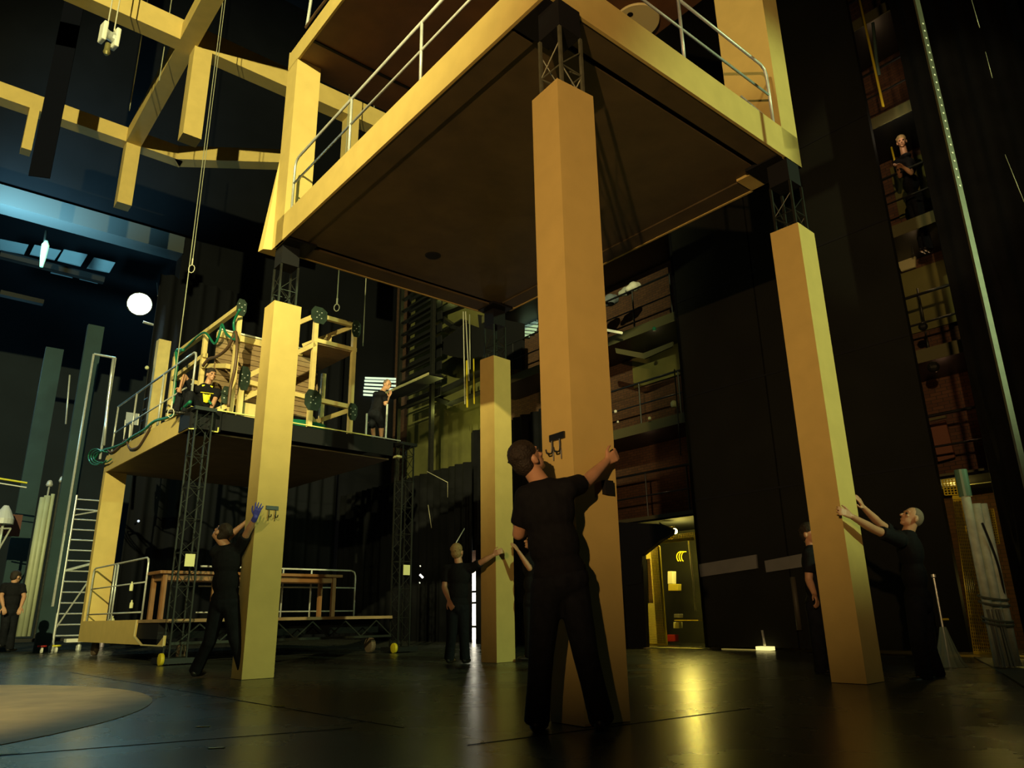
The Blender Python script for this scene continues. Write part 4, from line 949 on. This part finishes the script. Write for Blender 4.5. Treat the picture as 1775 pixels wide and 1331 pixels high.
# draped stand
t = thing('draped_stand', 'slim stand with a flared clear plastic skirt on the floor at right', 'stand', az(1650, 1157, 0))
sb = az(1647, 1156, 0)
MB().lathe(sb, [(.012, .0), (.012, .95), (.025, .96), (.025, .99)], n=10).build('stand_pole', STEEL, t, smooth=False)
k = MB(); n = 26; prof = [(.17, .005), (.13, .06), (.09, .18), (.05, .33), (.03, .42)]
vs = []
for r_, h_ in prof:
    for j in range(n): rr = r_*(1+.10*(j % 2)); vs.append(sb+V((rr*cos(2*pi*j/n), rr*sin(2*pi*j/n), h_)))
k.add(vs, [(i*n+j, i*n+(j+1) % n, (i+1)*n+(j+1) % n, (i+1)*n+j) for i in range(len(prof)-1) for j in range(n)]).build('plastic_skirt', PLASTIC, t)
MB().tube([sb+V((0, 0, .5)), sb+V((.07, -.02, .50))], .012, 6).build('knob', YELM, t)
# perforated steel track
d = ray(1645, 240); pt = CO+d*(7.0/sqrt(d.x**2+d.y**2)); fs = Fr(pt.x, pt.y, .25)
t = thing('perforated_track', 'tall perforated steel strip rising at the right edge of the stage', 'track', fs(0, 0, .3))
MB().box(fs, -.028, .028, 0, .02, .3, 12).build('strip', mat('dull_steel', (.085, .08, .05), .5, metal=.4, noise=.3, scale=12), t)
k = MB()
zs = [i*.085+4.2 for i in range(22)]
for z in zs: k.lathe(fs(0, -.001, z), [(.010, 0), (.010, .003)], -fs.l, 8)
o = k.build('hole', WHITE, t); o['kind'] = 'stuff'
drape(-7.2, -2.0, .02, 20, 6.6, 'black curtain nearest the right edge of the picture')
for i, (x0, y0, x1, y1, lb) in enumerate(((1684, 0, 1698, 48, 'thin bright wire at the top right'), (1742, 268, 1775, 350, 'thin wire at the right edge, middle height'), (1708, 90, 1720, 135, 'short dim wire below the thin bright one'))):
    pipe([ay(x0, y0, 6.2), ay(x1, y1, 6.2)], .003, WIREM, lb, 'wire', 'wire')

# ------------------------------------------------------------------ ropes and hook block
def loop(p, r=.05): return [p+V((0, 0, .0))]+[p+V((r*.7*sin(a), 0, -r+r*cos(a)-.0)) for a in [x*pi/5 for x in range(1, 10)]]+[p]
def wrope(P, Q, r, label, lp=True):
    k = MB(); k.tube([P, Q], r, 6)
    t = thing('wire_rope', label, 'rope', Q)
    k.build('rope', WIREM, t)
    if lp: MB().tube(loop(Q, .075), r*.9, 6).tube([Q, Q+V((0, 0, .12))], r*1.7, 6).build('eye_loop', ROPE, t)
P = g_(297, 708, -.35); Q = V((P.x, P.y, 24)); wrope(Q, P, .008, 'long pale wire rope ending in an eye at the upper wagon deck edge')
P = av(H, 333, 459, 8.9); Q = V((P.x, P.y, 24)); wrope(Q, P, .007, 'shorter pale wire rope with an eye above the wagon')
P = av(H, 584, 527, 8.9); Q = V((P.x, P.y, 24)); wrope(Q, P, .011, 'wire rope with an eye right of the left column top')
P = av(H, 629, 600, 11.0); Q = V((P.x, P.y, 24)); wrope(Q, P, .012, 'wire rope coming down to the right end of the timber landing', False)
P = av(H, 224, 192, 11.0); Q = P+V((0, 0, 3.2)); wrope(Q, P, .010, 'thin faint wire hanging in the timber grid, left one', False)
P = av(H, 276, 140, 11.0); Q = P+V((0, 0, 2.2)); wrope(Q, P, .010, 'thin faint wire hanging in the timber grid, right one', False)
P = av(H, 190, 62, 9.5)
t = thing('hoist_block', 'white hoist block with a hook hanging on two ropes at the top left', 'hoist', P)
fk = Fr(P.x, P.y, .9)
MB().box(fk, -.15, -.07, -.10, .10, -.20, .20).build('cheek_plate', WHITE, t, bevel=.02); MB().box(fk, .07, .15, -.10, .10, -.20, .20).build('cheek_plate', WHITE, t, bevel=.02)
o_ = t.children
for o in t.children:
    for v_ in o.data.vertices: v_.co.z += P.z
MB().lathe(fk(-.07, 0, P.z), [(.10, 0), (.085, .04), (.085, .10), (.10, .14)], fk.r, 18).build('sheave', STEEL, t)
MB().lathe(fk(0, 0, P.z-.42), [(.03, 0), (.06, .05), (.05, .10), (.045, .24)], n=12).build('hook_shank', mat('old_brass', (.3, .26, .1), .4, metal=.6), t)
for dx in (-.06, .06): MB().tube([fk(dx, 0, P.z+.15), fk(dx, 0, 24)], .012, 6).build('rope', ROPE, t)

# ------------------------------------------------------------------ side stage at the left
t = thing('flood_lamp', 'glaring white-blue flood lamp high in the side stage opening', 'lamp', LAMP)
ld = (CO-LAMP); ld = V((ld.x, ld.y, ld.z*.6)).normalized()
MB().lathe(LAMP, [(.34, 0), (.34, .02)], ld, 28).build('lamp_face', E_LAMP, t)  # face made oversize to include the glow round the lamp
MB().lathe(LAMP-ld*.25, [(.12, 0), (.36, .2), (.37, .27)], ld, 28).build('reflector', BLACKM, t)
a_ = av(H, 250, 560, 20.4); MB().tube([av(H, 248, 558, 20.4), av(H, 277, 566, 20.4)], .04, 6).build('arm', STEEL, t)
MB().tube([av(H, 272, 490, 20.45), av(H, 277, 566, 20.45)], .012, 5).build('stay', STEEL, t)
# lit ceiling bays of the side stage
k = MB(); kz = 12.5
for i, pts in enumerate((((52, 440), (60, 424), (106, 434), (95, 450)), ((100, 451), (111, 432), (152, 441), (140, 461)), ((151, 464), (163, 446), (200, 455), (190, 472)), ((88, 472), (94, 462), (130, 470), (126, 481)), ((138, 483), (144, 474), (176, 481), (170, 491)), ((0, 432), (0, 414), (50, 424), (42, 440)))):
    q = [av(H, x, y, 26) for x, y in pts]
    tag(MB().prism(q, H.l*.08).build('ceiling_panel', CEILP), ['first', 'second', 'third', 'lower left', 'lower right', 'leftmost dim'][i]+' pale blue-lit panel high in the side stage, counted along the row', 'panel')
k = MB(); k.beam(av(H, 0, 441, 24), av(H, 180, 486, 24), .25, .22).beam(av(H, 0, 508, 24), av(H, 75, 525, 24), .25, .15)
tag(k.build('roof_beam', BLACKM), 'dark roof beams under the blue-lit panels', 'beam')
tag(MB().lathe(av(H, 76, 440, 22), [(.05, -.45), (.09, -.1), (.11, .3), (.05, .45)], n=12).build('hanging_light', mat('green_white_glow', (.6, .9, .6), emit=(.35, .8, .45), es=.3)), 'small greenish-white lit lamp hanging below the lintel', 'lamp')
pipe([av(H, 80, 400, 22), av(H, 76, 425, 22)], .04, MAST, 'dull rod holding the greenish lamp', 'rod', 'rod')
# drape edges and pillars of the side stage
SV = 18.0
sv = lambda x, y, v=SV: av(H, x, y, v)
def strip(xt, yt, xb, w0, w1, v, m_, label, nm='drape_leg', zb_=0):
    a = H.loc(sv(xt, yt, v)); c = H.loc(sv(xb, 1000, v)); u = (a[0]+c[0])/2
    k = MB().box(H, u-w0/2, u+w0/2, v, v+w1, zb_, a[2]); return tag(k.build(nm, m_), label, 'drape')
strip(148, 560, 118, .38, .15, 17.6, DRAPEG, 'narrow drape leg coloured as a grey-green lit edge, left of the wagon')
strip(78, 600, 44, .42, .15, 19.2, DRAPEG, 'drape leg coloured as a lit edge, farther left, behind the pale tubes')
t = thing('metal_gantry', 'tall thin rectangular pipe frame left of the wagon', 'frame', sv(160, 1050, 17.0))
a = H.loc(sv(163, 612, 17)); b_ = H.loc(sv(200, 622, 17)); zt_ = (a[2]+b_[2])/2
MB().tube([H(a[0], 17, 1.0), H(a[0], 17, zt_)], .03, 6).build('upright', STEEL, t); MB().tube([H(b_[0], 17, 4.5), H(b_[0], 17, zt_)], .03, 6).build('upright', STEEL, t)
MB().tube([H(a[0], 17, zt_), H(b_[0], 17, zt_)], .03, 6).build('crossbar', STEEL, t)
pipe([sv(121, 650, 17.3), sv(114, 735, 17.3)], .02, STEEL, 'thin wire hanging left of the grey-green drape leg', 'wire', 'wire')
# pale tubes
TUBE = mat('pale_green_tube', (.46, .50, .34), .5, noise=.15, scale=4)
l0 = H.loc(sv(60, 1000)); 
for i, x in enumerate((72, 79, 88)):
    u = H.loc(sv(x, 880))[0]; z1 = H.loc(sv(x, 862-i*3))[2]
    tag(MB().tube([H(u, SV, .35), H(u, SV, z1)], .075 if i < 2 else .045, 12).build('upright_tube', TUBE, smooth=True), ('leftmost', 'middle', 'slimmest right-hand')[i]+' of three pale upright tubes at far left', 'tube')
# brown lattice column
t = thing('lattice_column', 'dark lattice column with brown panels beside the pale tubes', 'lattice column', sv(80, 1090))
ul = H.loc(sv(98, 880))[0]; ur = H.loc(sv(112, 880))[0]+.12
for u in (ul, ur): MB().box(H, u-.03, u+.03, SV, SV+.06, .3, 4.0).build('chord', MAST, t)
k = MB(); z = .4; i = 0
while z < 3.8:
    a, c = (ul, ur) if i % 2 else (ur, ul); k.tube([H(a, SV-.01, z), H(c, SV-.01, z+.28)], .014, 5).tube([H(c, SV-.01, z), H(a, SV-.01, z+.28)], .014, 5); z += .28; i += 1
k.build('lacing', MAST, t); MB().box(H, ul, ur, SV+.2, SV+.25, .35, 3.8).build('brown_panel', mat('amber_panel', (.24, .16, .05), .6, noise=.6, scale=3), t)
for x, y, lb in ((87, 833, 'small dark head lamp left of two above the lattice column'), (109, 826, 'bright-rimmed head lamp above the lattice column')):
    p = sv(x, y); tag(MB().lathe(p-V((0, 0, .15)), [(.06, 0), (.08, .04), (.06, .12), (.03, .16)], n=12).tube([p-V((0, 0, .1)), p-V((0, 0, .45))], .02, 5).build('head_lamp', STEEL), lb, 'lamp')
# scaffold ladders
def ladder(xa, xb, ytop, v, label, m_=STEEL, n=14):
    ua_ = H.loc(sv(xa, ytop, v))[0]; ub_ = H.loc(sv(xb, ytop, v))[0]; z1 = H.loc(sv(xa, ytop, v))[2]
    t = thing('scaffold_ladder', label, 'scaffold', H((ua_+ub_)/2, v, 0))
    for u in (ua_, ub_): MB().tube([H(u, v, .2), H(u, v, z1)], .03, 8).build('upright', m_, t)
    k = MB()
    for i in range(n):
        z = .35+(z1-.45)*i/(n-1); k.tube([H(ua_, v, z), H(ub_, v, z)], .018, 6)
    k.build('rung', m_, t)
    MB().tube([H(ua_, v, .5), H(ub_, v, 1.6)], .02, 6).build('brace', m_, t); MB().tube([H(ub_, v, z1*.55), H(ua_, v, z1*.5)], .035, 6).build('brace', m_, t)
    MB().tube([H(ua_, v, z1-.5), H(ub_, v, z1-.35)], .02, 6).build('brace', m_, t)
    for u in (ua_, ub_): MB().lathe(H(u, v, 0), [(.05, 0), (.06, .02), (.06, .1), (.03, .2)], n=12).build('foot', m_, t)
    return t
ladder(133, 176, 858, 17.4, 'pale scaffold ladder left of the wagon corner post')
ladder(205, 216, 838, 19.4, 'scaffold ladder seen right of the wagon corner post', mat('purple_grey_steel', (.45, .38, .48), .4, metal=.5))
tag(MB().box(H, -4.5, .75, 17.9, 18.9, .22, .30).build('low_platform', BLACKM), 'low dark platform along the far left floor', 'platform')
tag(MB().box(H, .35, 1.35, 17.2, 17.5, .20, .28).build('white_board', WHITE), 'white board across the foot of the pale scaffold ladder', 'board')
for x, y, lb in ((73, 1115, 'red-topped caster on the floor at far left'), (98, 1105, 'white caster below the pale scaffold ladder')):
    p = az(x, 1122, 0); p = H(*H.loc(av(H, x, 1121, 16.5))[:2], 0)
    t = thing('caster_wheel', lb, 'caster', p)
    MB().lathe(p+V((0, 0, .07))-H.r*.03, [(.03, 0), (.07, .01), (.07, .05), (.03, .06)], H.r, 14).build('wheel', WHITE, t); MB().lathe(p+V((0, 0, .14)), [(.09, 0), (.09, .03)], n=12).build('mount_plate', REDP if x == 73 else HARN, t)
tag(MB().tube([av(H, -10, 828, 17), av(H, 47, 837, 17)], .022, 6).build('barrier_bar', HARN), 'bright yellow bar crossing the far left edge', 'bar')
tag(MB().tube([av(H, -10, 836, 16.9), av(H, 46, 845, 16.9)], .014, 6).build('barrier_bar', WHITE), 'thin pale bar just under the yellow bar', 'bar')
p = av(H, 8, 893, 17); tag(MB().lathe(p-V((0, 0, .2)), [(.20, 0), (.20, .12), (.12, .3), (.05, .42)], n=18).build('fan_lamp', mat('pale_blue_white', (.55, .6, .68), .4)), 'pale round-headed lamp at the far left edge', 'lamp')
t = thing('lamp_stand', 'grey stand under the pale lamp at the far left edge', 'stand', p-V((0, 0, .9)))
MB().tube([p-V((0, 0, .2)), p-V((0, 0, .9))], .03, 6).build('post', STEEL, t); MB().tube([p-V((.2, 0, .3)), p-V((-.2, 0, .3))], .02, 6).tube([p-V((-.2, 0, .3)), p-V((0, 0, .8))], .02, 6).build('brace', STEEL, t)
tag(MB().box(H, -3.5, -.9, 17.6, 17.7, 2.6, 3.1).build('red_brown_rail', mat('rust_board', (.10, .03, .02), .7)), 'dull red-brown board behind the far left pale lamp', 'board')
for x, y, w_ in ((206, 843, 1), (240, 903, 0)):
    p = av(H, x, y, 17); tag(MB().ball(p, .03).build('small_lamp', mat('tiny_lamp', (.8, .9, 1), emit=(.8, .9, 1), es=1)), 'tiny white light %s' % ('above the scaffold ladder' if w_ else 'in the dark under the wagon deck'), 'lamp')
# dark drapes behind the wagon
def drapev(u0, u1, z0, z1, v, label):
    k = MB(); n = int((u1-u0)/.05); vs = []
    for i in range(n+1):
        u = u0+(u1-u0)*i/n; d = .08*sin(u*14)+.03*sin(u*5.3); vs += [H(u, v+d, z0), H(u, v+d, z1)]
    k.add(vs, [(2*i, 2*i+2, 2*i+3, 2*i+1) for i in range(n)]); o = k.build('black_drape', mat('blue_black_drape', (.010, .011, .015), .95, spec=.1), smooth=True)
    s_ = o.modifiers.new('t', 'SOLIDIFY'); s_.thickness = .015; return tag(o, label, 'curtain')
drapev(1.8, 8.2, .03, 11, 19.6, 'wide black curtain behind the left wagon')
